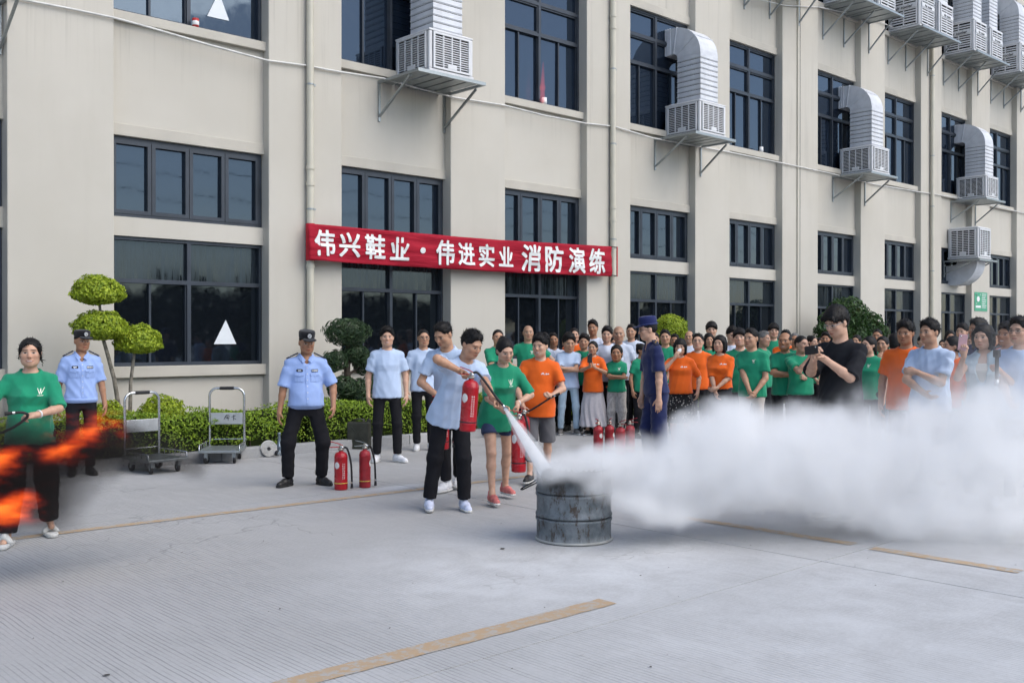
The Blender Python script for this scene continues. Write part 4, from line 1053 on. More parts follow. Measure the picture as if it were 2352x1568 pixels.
    st = np.array([(hem, .196, .140 + belly * .8, -belly * .5), (-.02, .188, .136 + belly, -belly * .6), (.10, .174 if sex == 'm' else .168, .124 + belly * .8, -belly * .6), (.22, .170, .116 + belly * .3, -belly * .2), (.30, .174, .122 + (.018 if sex == 'f' else 0), -.006 - (.018 if sex == 'f' else 0)), (.38, .172, .112, 0), (.445, .146, .092, .0), (.485, .108, .078, .002), (.525, .078, .066, .004)], float)
    st[:, 1] *= fe * w_; st[:2, 1] *= hemw; st[:2, 2] *= hemw; st[2, 1] *= hemw ** .5; st[2, 2] *= hemw ** .5; st *= k
    lo, hi = Pv - 2, Pv + 2
    if top:
        t.loft(Pv, T, st, k=.02)
        for q in 'rl':
            e = S[q] + (EL[q] - S[q]) * sleeve; r0 = .0575 * k * am
            t.cone(S[q] + T @ np.array([.05 * (1 if q == 'r' else -1), 0, .008]), S[q] + (EL[q] - S[q]) * .25, r0 * .95, r0, k=.045); t.cone(S[q] + T @ np.array([.03 * (1 if q == 'r' else -1), 0, .012 * k]), S[q] + T @ np.array([0, 0, .010 * k]), r0, r0 * .97, k=.03)
            t.tube(S[q] + (EL[q] - S[q]) * .2, e, r0, r0 * (1.22 if top != 'shirt' else 1.26), k=.03)
        nk = Nv + T @ np.array([0, -.022, .028 * k])
        t.ell(nk, (.078 * k, .082 * k, .050 * k) if top == 'tee' else (.062 * k, .066 * k, .045 * k), T, k=.01, mode='s')
        if top in ('shirt',):
            t.ell(Nv + T @ np.array([0, -.085 * k, .0]), (.026 * k, .06 * k, .085 * k), T, k=.01, mode='s')
        if top == 'vest':
            t.ell(Nv + T @ np.array([0, -.12 * k, -.10 * k]), (.05 * k, .08 * k, .18 * k), T, k=.015, mode='s')
        V, Fq = t.mesh(cres); V = relax(V, Fq, 1, .4); N = vnormals(V, Fq); V = folds(V, N, seed, .0068 * k, 1, .5, 66); f.top = (V, Fq)
    # ---- bottom
    p = SDF(); up = np.array([(-.15, .150, .105, .01), (-.08, .162, .116, .01), (0, .158, .112, .004), (.07, .146, .104 + belly * .5, -belly * .3)], float) * k
    up[:, 1] *= fe ** .3 * w_; lg = leg
    if bottom in ('trousers', 'shorts', 'shortpants', 'jorts'):
        p.loft(Pv, Th, up, k=.02)
        for q in 'rl':
            if bottom == 'trousers':
                e = KN[q] + (AN[q] - KN[q]) * .96
                p.cone(HP[q], KN[q], .082 * k * lg ** .4, .068 * k * lg, k=.035); p.tube(KN[q], e, .066 * k * lg, .056 * k * lg, k=.035)
            else:
                fr = {'shorts': .92, 'shortpants': 1.0, 'jorts': .52}[bottom]; e = HP[q] + (KN[q] - HP[q]) * fr
                if bottom == 'shortpants': e = KN[q] + (AN[q] - KN[q]) * .06
                p.tube(HP[q] + np.array([0, 0, .0]), e, .089 * k, .092 * k * lg ** .5, k=.035)
        V, Fq = p.mesh(cres); V = relax(V, Fq, 3, .5); N = vnormals(V, Fq); V = folds(V, N, seed + 5, .0045 * k, .7, .8, 56); f.bottom = (V, Fq)
    elif bottom in ('skirt', 'longskirt', 'miniskirt'):
        zl = {'skirt': -.50, 'longskirt': -.78, 'miniskirt': -.40}[bottom]; fl = {'skirt': 1.35, 'longskirt': 1.45, 'miniskirt': 1.05}[bottom]
        st2 = np.array([(zl, .172 * fl, .145 * fl, .01), (zl * .5, .178 * (1 + (fl - 1) * .55), .14 * (1 + (fl - 1) * .5), .01), (-.08, .172, .124, .008), (0, .160, .114, .004), (.07, .145, .10, 0)], float) * k
        p.loft(Pv, Th, st2, k=.02, ripple=(11, .075 if fl > 1.1 else .01, zl * k, -.05 * k))
        V, Fq = p.mesh(cres); V = relax(V, Fq, 1, .3); N = vnormals(V, Fq); V = folds(V, N, seed + 5, .006 * k, 1, .3, 50); f.bottom = (V, Fq)
        if bottom != 'skirt' and not bare: pass
    # ---- shoes
    f.shoes = []
    for q in 'rl':
        A = AN[q].copy(); base = np.array([A[0], A[1], A[2] - .085 * k]); R = rotz(FY[q]); s = SDF(); Q = lambda x, y, z: base + R @ (np.array([x, y, z]) * k)
        s.cone(Q(0, .035, .048), Q(0, -.055, .050), .040 * k, .042 * k, k=.02); s.cone(Q(0, -.055, .042), Q(0, -.150, .030), .042 * k, .034 * k, k=.02); s.cone(Q(0, .02, .06), Q(0, .018, .105), .038 * k, .037 * k, k=.02)
        s.plane(Q(0, 0, .016), (0, 0, -1), base - .4, base + .4); V, Fq = s.mesh(.0085 if res < .009 else .012)
        s2 = SDF(); s2.cone(Q(0, .035, .03), Q(0, -.055, .03), .046 * k, .047 * k, k=.01); s2.cone(Q(0, -.055, .03), Q(0, -.152, .026), .047 * k, .040 * k, k=.01)
        s2.plane(Q(0, 0, .001), (0, 0, -1), base - .4, base + .4); s2.plane(Q(0, 0, .024), (0, 0, 1), base - .4, base + .4); V2, F2 = s2.mesh(.0085 if res < .009 else .012)
        f.shoes.append(((V, Fq), (V2, F2)))
    # ---- hair
    f.hair = None
    if hair and hair != 'bald':
        hsd = hair_sdf(hair, hc, Rh, hs); V, Fq = hsd.mesh(min(res, .009)); N = vnormals(V, Fq); l = (V - hc) @ Rh; g = np.random.default_rng(seed + 9)
        an = np.arctan2(l[:, 0], -l[:, 1] + .0); st_ = np.sin(an * 52 + 3 * np.sin(l[:, 2] * 40 + g.random() * 6) + g.random() * 6) + .8 * np.sin(l @ g.normal(size=3) * 190) + .6 * np.sin(l @ g.normal(size=3) * 120)
        V = V + N * (st_ * (.0007 if hair in ('buzz', 'tied', 'bun', 'balding', 'wispy') else .0013))[:, None]
        # loose strands and tufts that break the outline
        nb = int((520 if res < .009 else 240) * (.6 if hair in ('tied', 'bun', 'buzz', 'balding') else 1.0)); ii = g.integers(0, len(V), nb); B = V[ii]; Nn = N[ii]; up_ = Rh[:, 2]; bk = Rh[:, 1]
        fall = {'mop': -.9, 'bob': -1.0, 'long': -1.0, 'bangs': -1.0, 'thick': .25, 'crew': .45, 'short': .15, 'buzz': .1}.get(hair, -.3)
        d_ = Nn * (.55 if hair in ('thick', 'crew', 'mop', 'short') else .3) + up_ * fall + bk * (.35 if hair in ('tied', 'bun', 'wispy', 'short') else -.12) + g.normal(size=(nb, 3)) * .38
        d_ = d_ - Nn * np.minimum(0, (d_ * Nn).sum(1) - .12)[:, None]; d_ /= np.linalg.norm(d_, axis=1)[:, None]
        ln = g.uniform(.008, .026, (nb, 1)) * (.45 if hair in ('buzz', 'balding', 'tied', 'bun') else 1.0); sd = np.cross(d_, g.normal(size=(nb, 3))); sd /= np.linalg.norm(sd, axis=1)[:, None]
        B = B - Nn * .004; Q4 = np.stack([B - sd * .0035, B + sd * .0035, B + d_ * (ln + .004) + sd * .0006, B + d_ * (ln + .004) - sd * .0006], 1).reshape(-1, 3)
        f.hair = (np.concatenate([V, Q4]), np.concatenate([Fq, len(V) + np.arange(nb * 4).reshape(-1, 4)]))
    f.T, f.Th, f.U, f.Nv, f.Pv, f.KN, f.HP, f.hy = T, Th, U, Nv, Pv, KN, HP, hy
    return f

def body_mesh(f, m):
    me = np_mesh('body', *f.body, m); at = me.attributes.new('hp', 'FLOAT_VECTOR', 'POINT'); at.data.foreach_set('vector', f.hp.astype(np.float32).ravel()); return me
CAMROT = -TH
def place(label, x, t, f, skin='mid', top='blue', bottom='black', shoe='white', hairc='black', sole='w', group=None, meshes=None, cat='person', z=0.0):
    """top-level Empty on the ground with body, clothes, hair and shoes as children"""
    u, v = ray(x); o = tag(empty('person', (t * u, t * v, z), CAMROT - math.atan((x - CX) / F_)), label, cat, group)
    if meshes is None:
        meshes = {'body': body_mesh(f, M_SKIN['mid'])}
        if hasattr(f, 'top'): meshes['shirt'] = np_mesh('shirt', *f.top, CL['blue'])
        if hasattr(f, 'bottom'): meshes['trousers'] = np_mesh('trousers', *f.bottom, CL['black'])
        if f.hair is not None: meshes['hair'] = np_mesh('hair', *f.hair, M_HAIR['black'])
        meshes['shoe'] = [(np_mesh('shoe', *a, M_SHOE['white']), np_mesh('sole', *b, M_SOLEW)) for a, b in f.shoes]
    P = {}
    P['body'] = inst('body', meshes['body'], o, m=M_SKIN[skin])
    if 'shirt' in meshes and top: P['shirt'] = inst('shirt', meshes['shirt'], o, m=CL[top])
    if 'trousers' in meshes and bottom: P['trousers'] = inst('skirt' if bottom in ('lace', 'floral') else 'trousers', meshes['trousers'], o, m=CL[bottom])
    if 'hair' in meshes: P['hair'] = inst('hair', meshes['hair'], o, m=M_HAIR[hairc])
    if shoe:
        for a, b in meshes['shoe']:
            s = inst('shoe', a, o, m=M_SHOE[shoe]); inst('sole', b, s, m=M_SOLEW if sole == 'w' else M_SOLEB)
    o_f = f; P['root'] = o; P['meshes'] = meshes; P['f'] = f
    return P

def drape(P, tris2d, m, name, src='shirt', off=.004, origin=None, parent=None, sub=0, th=.002, R=None, back=False):
    """flat marks (list of polygons in chest plane: left, up from neck base) pressed onto the cloth"""
    f = P['f']; T = f.T if R is None else R; O = f.Nv if origin is None else origin
    V, Fq = f.top if src == 'shirt' else (f.bottom if src == 'trousers' else f.body)
    if not hasattr(f, '_bvh'): f._bvh = {}
    if src not in f._bvh: f._bvh[src] = BVHTree.FromPolygons([tuple(v) for v in V], [tuple(q) for q in Fq])
    bv = f._bvh[src]; mb = MB(); fwd = Vector(T @ np.array([0, 1., 0]))
    for poly in tris2d:
        pts = []
        for (a, c) in poly:
            o = Vector(O + T @ np.array([a, -.5, c])); hit = bv.ray_cast(o, fwd)
            q = hit[0] if hit[0] is not None else o + fwd * .4
            pts.append(q - fwd * off)
        n = len(pts); bk = [q + fwd * th for q in pts]
        mb.add(pts + bk, [tuple(range(n)), tuple(range(2 * n - 1, n - 1, -1))] + [(i, (i + 1) % n + 0, n + (i + 1) % n, n + i) for i in range(n)])
    return mb.build(name, m, parent or P['root'])
def rect(cx, cy, w, h, n=3):
    out = []
    for i in range(n):
        a, b = cx - w / 2 + w * i / n, cx - w / 2 + w * (i + 1) / n; out.append([(a, cy - h / 2), (b, cy - h / 2), (b, cy + h / 2), (a, cy + h / 2)])
    return out
def stroke(a, b, w):
    a, b = np.array(a), np.array(b); d = nrm(np.append(b - a, 0))[:2]; n = np.array([-d[1], d[0]]) * w / 2; m = (a + b) / 2
    return [[tuple(a - n), tuple(m - n), tuple(m + n), tuple(a + n)], [tuple(m - n), tuple(b - n), tuple(b + n), tuple(m + n)]]
M_LOGO = simple('print_white', (.80, .82, .70), .7); M_LOGOW = simple('print_white_b', (.75, .75, .75), .7)
def logo_w(P, x=.075, y=-.15, s=1.0):
    s *= .72
    q = []
    for a, b in (((-.026, .024), (-.008, -.026)), ((.0, .022), (-.008, -.03)), ((.0, .022), (.006, -.03)), ((.030, .030), (.006, -.026))): q += stroke((x + a[0] * s, y + a[1] * s), (x + b[0] * s, y + b[1] * s), .0055 * s)
    q += rect(x, y - .042 * s, .05 * s, .004 * s); drape(P, q, M_LOGO, 'chest_emblem')
def logo_o(P, x=.065, y=-.15, s=1.0):
    s *= .85
    q = stroke((x - .045 * s, y - .006), (x - .02 * s, y + .01), .012 * s) + stroke((x - .02 * s, y + .01), (x - .008 * s, y - .008), .010 * s) + rect(x + .018 * s, y, .018 * s, .018 * s, 1) + rect(x + .042 * s, y, .02 * s, .016 * s, 1); drape(P, q, M_LOGOW, 'chest_emblem')
def glasses(P, m=None):
    f = P['f']; mb = MB(); pt = lambda x, y, z: f.hc + f.Rh @ (np.array([x, y, z]) * f.hs)
    for sx in (-1, 1):
        c = [pt(sx * .033 + .024 * math.cos(a), -.094 + .004 * abs(math.cos(a)), .003 + .018 * math.sin(a)) for a in np.linspace(0, 2 * math.pi, 17)]; mb.tube(c, .0022, 5, False)
        mb.tube([pt(sx * .057, -.090, .008), pt(sx * .076, -.05, .010), pt(sx * .084, .012, .008)], .0022, 5)
    mb.tube([pt(-.010, -.098, .008), pt(0, -.100, .010), pt(.010, -.098, .008)], .0022, 5); mb.build('glasses', m or M_DKMETAL, P['root'])
def band(P, q, frac, m, r=.034, w=.016, name='bracelet'):
    f = P['f']; a, b = f.EL[q], f.WR[q]; c = a + (b - a) * frac; d = nrm(b - a)
    mb = MB(); mb.tube([Vector(c - d * w / 2), Vector(c + d * w / 2)], r, 16, False); o = mb.build(name, m, P['root']); s_ = o.modifiers.new('s', 'SOLIDIFY'); s_.thickness = .003
# ------------------------------------------------------------------ equipment
M_EXT = simple('extinguisher_red', (.40, .008, .016), .28, 0, .5, .12, 8)
M_EXTD = simple('dusty_extinguisher_red', (.33, .018, .026), .45, 0, .5, .25, 14)
M_YBAND = simple('yellow_strap', (.60, .50, .08), .5)
M_LABELW = simple('label_white', (.74, .72, .70), .7)
M_BRASS = simple('valve_metal', (.42, .40, .34), .35, .8)
def extinguisher(loc, label, r=.067, h=.40, rz=0.0, hose=None, lever='red', dusty=False, tilt=(0, 0), strap='y', label_at=-.6, group='red fire extinguishers'):
    o = tag(empty('fire_extinguisher', loc), label, 'extinguisher', group); o.rotation_euler = (tilt[0], tilt[1], rz)
    m = M_EXTD if dusty else M_EXT
    prof = [(0.0, .006), (r * .9, .0), (r * .985, .008), (r, .02), (r, .055), (r * 1.018, .06), (r * 1.018, .066), (r, .07), (r, h * .84), (r * 1.012, h * .845), (r * 1.012, h * .86), (r * .99, h * .87), (r * .93, h * .92), (r * .78, h * .965), (r * .5, h * .99), (.022, h), (.022, h + .02)]
    b = MB().lathe(prof, 32).build('cylinder', m, o)
    MB().lathe([(.027, h + .012), (.030, h + .014), (.030, h + .034), (.024, h + .036), (.018, h + .038), (.018, h + .065), (.0, h + .066)], 16).build('valve', M_BRASS, o)
    lm = m if lever == 'red' else M_GALV
    MB().bar((.02, 0, h + .050), (-.115, 0, h + .045), .018, .008).build('grip', lm, o)
    MB().bar((.02, 0, h + .064), (-.03, 0, h + .085), .018, .007).bar((-.03, 0, h + .085), (-.105, 0, h + .105), .018, .007).build('lever', lm, o)
    MB().lathe([(0, 0), (.014, .0), (.016, .003), (.016, .012), (0, .014)], 12).build('gauge', M_CHROME, o, rot=(math.pi / 2, 0, 0), loc=(.012, -.016, h + .045))
    if hose is None:
        hose = [(.03, 0, h + .045), (.06, 0, h + .035), (.085, -.004, h - .03), (.105, -.01, h * .65), (.112, -.012, h * .3), (.113, -.012, .07)]
    hz = [Vector(p) for p in hose]; cat_ = []
    for i in range(len(hz) - 1):
        p0, p1, p2, p3 = hz[max(i - 1, 0)], hz[i], hz[i + 1], hz[min(i + 2, len(hz) - 1)]
        for q in range(6):
            t = q / 6; cat_.append(.5 * (2 * p1 + (p2 - p0) * t + (2 * p0 - 5 * p1 + 4 * p2 - p3) * t * t + (3 * p1 - p0 - 3 * p2 + p3) * t ** 3))
    cat_.append(hz[-1])
    ho = MB().tube(cat_, .0105, 10).build('hose', M_BLACK, o)
    d = (hz[-1] - cat_[-3]).normalized()
    MB().tube([hz[-1] - d * .012, hz[-1] + d * .006], .0125, 10).build('ferrule', M_CHROME, ho)
    MB().tube([hz[-1] + d * .006, hz[-1] + d * .055], [.0115, .0155], 12).build('nozzle', M_BLACK, ho)
    def patch(a0, a1, z0, z1, nm, mm, shape=None):
        vs = []; fs = []; n = 8; q = 6; R = r * 1.006
        for i in range(n + 1):
            for j in range(q + 1):
                a = a0 + (a1 - a0) * i / n; z = z0 + (z1 - z0) * j / q
                if shape == 'oval':
                    w = math.sqrt(max(0.02, 1 - (2 * j / q - 1) ** 2)); a = (a0 + a1) / 2 + (a - (a0 + a1) / 2) * w
                vs.append((R * math.cos(a), R * math.sin(a), z))
            if i: fs += [((i - 1) * (q + 1) + j, i * (q + 1) + j, i * (q + 1) + j + 1, (i - 1) * (q + 1) + j + 1) for j in range(q)]
        MB().add(vs, fs, True).build(nm, mm, b)
    L = -math.pi / 2 + label_at
    patch(L - .42, L + .42, h * .56, h * .74, 'round_label', M_LABELW, 'oval')
    g = random.Random(int(h * 1000 + r * 1e4)); k = MB()
    for col in range(2):
        for row in range(9):
            a = L + .95 + col * .26; z = h * .30 + row * h * .047; w = g.uniform(.10, .17)
            for (da, dz, ww, hh) in ((0, 0, w, .004), (0, .006, w * .8, .0035), (w * .4, -.003, .03, .012)):
                aa, bb = a + da - ww / 2, a + da + ww / 2; R = r * 1.008
                k.add([(R * math.cos(aa), R * math.sin(aa), z + dz), (R * math.cos(bb), R * math.sin(bb), z + dz), (R * math.cos(bb), R * math.sin(bb), z + dz + hh), (R * math.cos(aa), R * math.sin(aa), z + dz + hh)], [(0, 1, 2, 3)])
    k.build('printed_text', M_LABELW, b)
    if strap: MB().lathe([(r * 1.004, h * .17), (r * 1.03, h * .172), (r * 1.03, h * .19), (r * 1.004, h * .192)], 28).build('strap', M_YBAND if strap == 'y' else M_BLACK, b)
    return o
CR = -TH
e1 = gnd(783, 1124); extinguisher(e1, 'larger red extinguisher with red lever standing by the guard', .069, .395, CR + .1)
e2 = gnd(838, 1119); extinguisher(e2, 'slimmer red extinguisher with silver lever standing on spilled powder', .060, .395, CR + .5, lever='grey', dusty=True, label_at=.9)
for i, (x, y, lb) in enumerate(((1374, 1040, 'leftmost'), (1400, 1038, 'second from the left'), (1425, 1044, 'third from the left'), (1447, 1038, 'rightmost'))):
    extinguisher(gnd(x, y), '%s of the four grouped extinguishers behind the white cloud' % lb, .066, .37, CR + 1.2 + i * .5, dusty=True)

def drum_mat():
    k = NT('scorched_steel_drum'); p = k.coord(); sp = k.n('SeparateXYZ'); k.set(sp, 0, p); z = sp.outputs[2]
    n1 = k.noise(p, 7, 7, .7); n2 = k.noise(k.mapping(p, (1, 1, .35)), 16, 6, .75); n3 = k.noise(p, 40, 4)
    c = k.mix(k.ramp(n1, .35, .65), (.11, .13, .145, 1), (.20, .225, .245, 1))
    c = k.mix(k.ramp(n2, .53, .62, 0, .85), c, (.075, .05, .032, 1))
    c = k.mix(k.ramp(n2, .66, .72, 0, .7), c, (.16, .085, .04, 1))
    soot = k.ramp(k.math('ADD', z, k.math('MULTIPLY', k.math('SUBTRACT', n1, .5), .25)), .36, .50)
    c = k.mix(soot, c, (.035, .037, .04, 1))
    c = k.mix(k.ramp(k.math('ADD', z, k.math('MULTIPLY', k.math('SUBTRACT', n2, .5), .12)), .0, .07, .55, 0), c, (.40, .41, .41, 1))
    k.base(c, k.ramp(n2, .3, .7, .42, .8), .35, .5); k.bump(k.math('ADD', n2, k.math('MULTIPLY', n3, .3)), .35, .012); return k.m
M_DRUM = drum_mat()
bp = gnd(1318, 1237); bp.z = 0
dr = tag(empty('steel_drum', bp), 'scorched open steel drum with white powder billowing from it', 'drum')
R_, H_ = .292, .565
prof = [(.0, .03), (R_ - .012, .03), (R_ - .006, .012), (R_ + .006, .0), (R_ + .010, .010), (R_ + .002, .022), (R_, .03)]
for zc in (.17, .205, .36, .395):
    prof += [(R_, zc - .018), (R_ + .009, zc - .006), (R_ + .009, zc + .006), (R_, zc + .018)]
prof.sort(key=lambda q: 0) if False else None
prof += [(R_, H_ - .02), (R_ + .008, H_ - .008), (R_ + .006, H_), (R_ - .004, H_), (R_ - .010, H_ - .02), (R_ - .012, .05), (0, .045)]
MB().lathe(prof, 56).build('shell', M_DRUM, dr)
lp = [(-R_ - .0, -.05, .47), (-R_ - .05, -.07, .445), (-R_ - .11, -.08, .415), (-R_ - .125, -.075, .40), (-R_ - .115, -.06, .395), (-R_ - .05, -.055, .425), (-R_ + .005, -.045, .45)]
cR = rotz(-TH)
wl = MB().tube([tuple(cR @ np.array(p)) for p in lp], .006, 8).build('wire_handle', M_DKMETAL, dr)
for zc, nm in ((.02, 'bottom_rim'),):
    MB().lathe([(R_ + .006, .004), (R_ + .014, .006), (R_ + .014, .018), (R_ + .004, .022)], 56).build(nm, simple('powdered_rim', (.42, .42, .40), .7, .2), dr)
rag = MB()
g = random.Random(4); n = 40
for i in range(n):
    a = 2 * math.pi * i / n; a2 = 2 * math.pi * (i + 1) / n; hh = .004 + .018 * g.random() ** 2
    rag.add([((R_ + .004) * math.cos(a), (R_ + .004) * math.sin(a), H_ - .004), ((R_ + .004) * math.cos(a2), (R_ + .004) * math.sin(a2), H_ - .004), ((R_ - .01) * math.cos((a + a2) / 2), (R_ - .01) * math.sin((a + a2) / 2), H_ + hh)], [(0, 1, 2)])
rag.build('burnt_edge', simple('char', (.012, .012, .012), .9), dr)

# platform trolleys
def wheel_mesh():
    return MB().lathe([(.0, -.014), (.030, -.014), (.036, -.017), (.052, -.016), (.056, -.008), (.056, .008), (.052, .016), (.036, .017), (.030, .014), (0, .014)], 20).mesh('wheel', M_BLACK)
WH = wheel_mesh()
def trolley(loc, rz, label, W=.44, Lp=.62, mark=False):
    o = tag(empty('platform_trolley', loc, rz), label, 'trolley', 'platform trolleys by the kerb')
    zt = .17
    MB().box(-W / 2 - .03, W / 2 + .03, -Lp, .03, zt - .03, zt).build('platform', M_GALV, o, .006)
    for i in range(5): MB().box(-W / 2 + .02 + i * W / 5, -W / 2 + .055 + i * W / 5, -Lp + .03, -.02, zt, zt + .006).build('tread_rib', M_GALV, o)
    r = .035; hp = [(-W / 2, 0, zt), (-W / 2, 0, .82)] + [(-W / 2 + .10 - .10 * math.cos(a), 0, .82 + .10 * math.sin(a)) for a in np.linspace(.2, math.pi / 2, 6)] + [(W / 2 - .10 + .10 * math.sin(a), 0, .82 + .10 * math.cos(a)) for a in np.linspace(0, math.pi / 2 - .2, 6)] + [(W / 2, 0, .82), (W / 2, 0, zt)]
    h = MB().tube(hp, .0165, 12).build('handle_frame', M_CHROME, o)
    MB().tube([(-.09, 0, .92), (.09, 0, .92)], .022, 12).build('grip_sleeve', M_BLACK, h)
    pl = MB().box(-W / 2 + .017, W / 2 - .017, -.012, .006, .45, .60).build('handle_panel', simple('panel_steel', (.48, .50, .51), .4, .6, .5, .1, 6), o, .004)
    if mark:
        q = MB(); S = [((-.02, .56), (.03, .575)), ((-.03, .545), (.04, .555)), ((.0, .575), (-.035, .515)), ((.012, .55), (.02, .50)), ((-.01, .53), (.035, .535)), ((.06, .545), (.115, .565)), ((.09, .575), (.085, .50)), ((.085, .53), (.12, .515))]
        for a, b in S: q.bar((a[0], -.0135, a[1]), (b[0], -.0135, b[1]), .004, .006)
        q.build('pen_scrawl', M_BLACK, pl)
    for sx in (-1, 1):
        for z in (.235,):
            MB().tube([(sx * (W / 2 + .025), .01, z), (sx * (W / 2 + .025), -Lp + .03, z), (sx * (W / 2 + .025), -Lp + .03, zt)], .007, 8).build('side_rail', M_CHROME, o)
        for i in range(5): MB().tube([(sx * (W / 2 + .025), -.08 - i * .12, zt), (sx * (W / 2 + .025), -.08 - i * .12, .235)], .005, 6).build('rail_post', M_CHROME, o)
    MB().tube([(-W / 2 - .025, .02, .255), (W / 2 + .025, .02, .255)], .007, 8).build('rear_rail', M_CHROME, o)
    for sx in (-1, 1):
        for y in (-.09, -Lp + .09):
            MB().box(sx * (W / 2 - .05) - .022, sx * (W / 2 - .05) + .022, y - .03, y + .03, .075, zt - .031).build('caster_fork', M_GALV, o)
            w = inst('wheel', WH, o, (sx * (W / 2 - .05), y + .02, .057), (0, math.pi / 2, rnd.uniform(-.5, .5)))
            MB().lathe([(0, -.019), (.018, -.019), (.020, -.016), (.020, .016), (.018, .019), (0, .019)], 12).build('hub', M_GALV, w)
trolley(gnd(521, 1053), -TH + .12, 'upright platform trolley with bright handle panel next to the hose roll', mark=True)
trolley(gnd(326, 1077), -TH + .85, 'platform trolley half veiled by black smoke, left of the other trolley')
# hose roll, nozzle, jerrycan
hr = gnd(617, 1049); hr.z = 0
o = tag(empty('hose_roll', hr, -TH + .35), 'rolled white canvas fire hose with black coupling by the kerb', 'fire hose')
M_HOSE = simple('white_canvas_hose', (.66, .65, .62), .85, var=.1, scale=20, bump=.3, bscale=120)
sp_ = []; a = 0
vs = []; fs = []; N = 150
for i in range(N + 1):
    an = i / N * 2 * math.pi * 6.5; rr_ = .025 + .0125 * an / (2 * math.pi)
    c_, s_ = math.cos(an), math.sin(an)
    for (y, dr_) in ((-.035, -.004), (-.035, .004), (.035, .004), (.035, -.004)): vs.append(((rr_ + dr_) * c_, y, .112 + (rr_ + dr_) * s_))
    if i: fs += [((i - 1) * 4 + q, (i - 1) * 4 + (q + 1) % 4, i * 4 + (q + 1) % 4, i * 4 + q) for q in range(4)]
MB().add(vs, fs, True).build('canvas_coil', M_HOSE, o)
MB().tube([(.085, -.03, .055), (.12, -.05, .045)], [.034, .034], 16).build('coupling', M_BLACK, o)
MB().tube([(.118, -.049, .045), (.135, -.058, .042)], [.030, .030], 16).build('coupling_ring', M_GALV, o)
nz = gnd(641, 1046); nz.z = 0
tag(MB().lathe([(0, 0), (.036, 0), (.036, .05), (.030, .055), (.028, .10), (.034, .105), (.034, .13), (.024, .14), (.018, .28), (.022, .285), (.022, .31), (0, .312)], 18).build('hose_nozzle', simple('blue_grey_metal', (.20, .25, .30), .4, .6), loc=nz), 'small grey metal hose nozzle standing beside the hose roll', 'nozzle')
jc = gnd(825, 1030); jc.z = 0
o = tag(empty('jerrycan', jc, -TH - .12), 'dark olive metal jerrycan standing on the kerb line', 'jerrycan'); M_OLIVE = simple('olive_metal', (.035, .036, .026), .5, .2, .5, .3, 9)
MB().box(-.165, .165, -.07, .07, .0, .385).build('can_body', M_OLIVE, o, .022)
for sx in (-1, 1): MB().bar((-sx * .11, -.0725, .08), (sx * .11, -.0725, .33), .012, .010, (0, 1, 0)).build('pressed_rib', M_OLIVE, o)
MB().box(-.15, .15, -.075, -.069, .015, .03).build('lower_bead', M_OLIVE, o)
for y in (-.04, 0, .04): MB().tube([(-.07, y, .384), (-.06, y, .42), (.06, y, .42), (.07, y, .384)], .009, 8).build('carry_handle', M_OLIVE, o)
MB().tube([(.12, 0, .37), (.15, 0, .42)], .026, 12).build('spout', M_OLIVE, o)
# ------------------------------------------------------------------ people
def W2(P, p):                      # person-local point -> world
    return P['root'].matrix_basis @ Vector(p)
NR, CN = .0075, .0115              # resolution for the near people
def held_ext(P, base, label, h, r=.07, hose=None, rz=0.0, dusty=False, strap='b', tilt=(0, 0), label_at=-.6):
    """hose given in the person's frame"""
    w = W2(P, base); A = P['root'].rotation_euler.z + rz; M = Matrix.Translation(w) @ Matrix.Rotation(A, 4, 'Z') @ Matrix.Rotation(tilt[1], 4, 'Y') @ Matrix.Rotation(tilt[0], 4, 'X'); Mi = M.inverted()
    hz = [tuple(Mi @ W2(P, p)) for p in hose] if hose else None
    return extinguisher(w, label, r, h, A, hose=hz, dusty=dusty, strap=strap, label_at=label_at, tilt=tilt)

# the man emptying the extinguisher
f = figure(1.71, yaw=22, syaw=34, hyaw=42, pitch=24, lean=(.13, -.17), pelvis=(.025, .06), drop=.008, rh=(.10, -.33, 1.285), rhint=(-1, .1, .45), rcurl=.95, rdir=(.75, -.55, -.3), rpal=(-.2, -.6, -.75),
           lh=(.385, -.44, 1.045), lhint=(.45, .5, -1), lcurl=.95, ldir=(.7, -.3, -.6), lpal=(-.6, -.2, -.6), rf=(-.178, .06), lf=(.142, .05), foot_yaw=(2, 14), hair='crew', res=NR, cres=CN, seed=1, leg=1.12, hem=-.13, wide=1.03, hemw=1.13)
MAN = place('man in pale blue tee aiming a spraying extinguisher at the drum', 1030, 9.15, f, 'mid', 'blue', 'black', 'blue')
NOZ = (.478, -.50, .985)
held_ext(MAN, (.165, -.42, .768), 'red extinguisher held high by the man spraying white powder', .445, .073, [(.20, -.43, 1.262), (.25, -.45, 1.275), (.33, -.47, 1.18), (.40, -.48, 1.08), NOZ], rz=-.3, label_at=-.40, tilt=(0, .075))
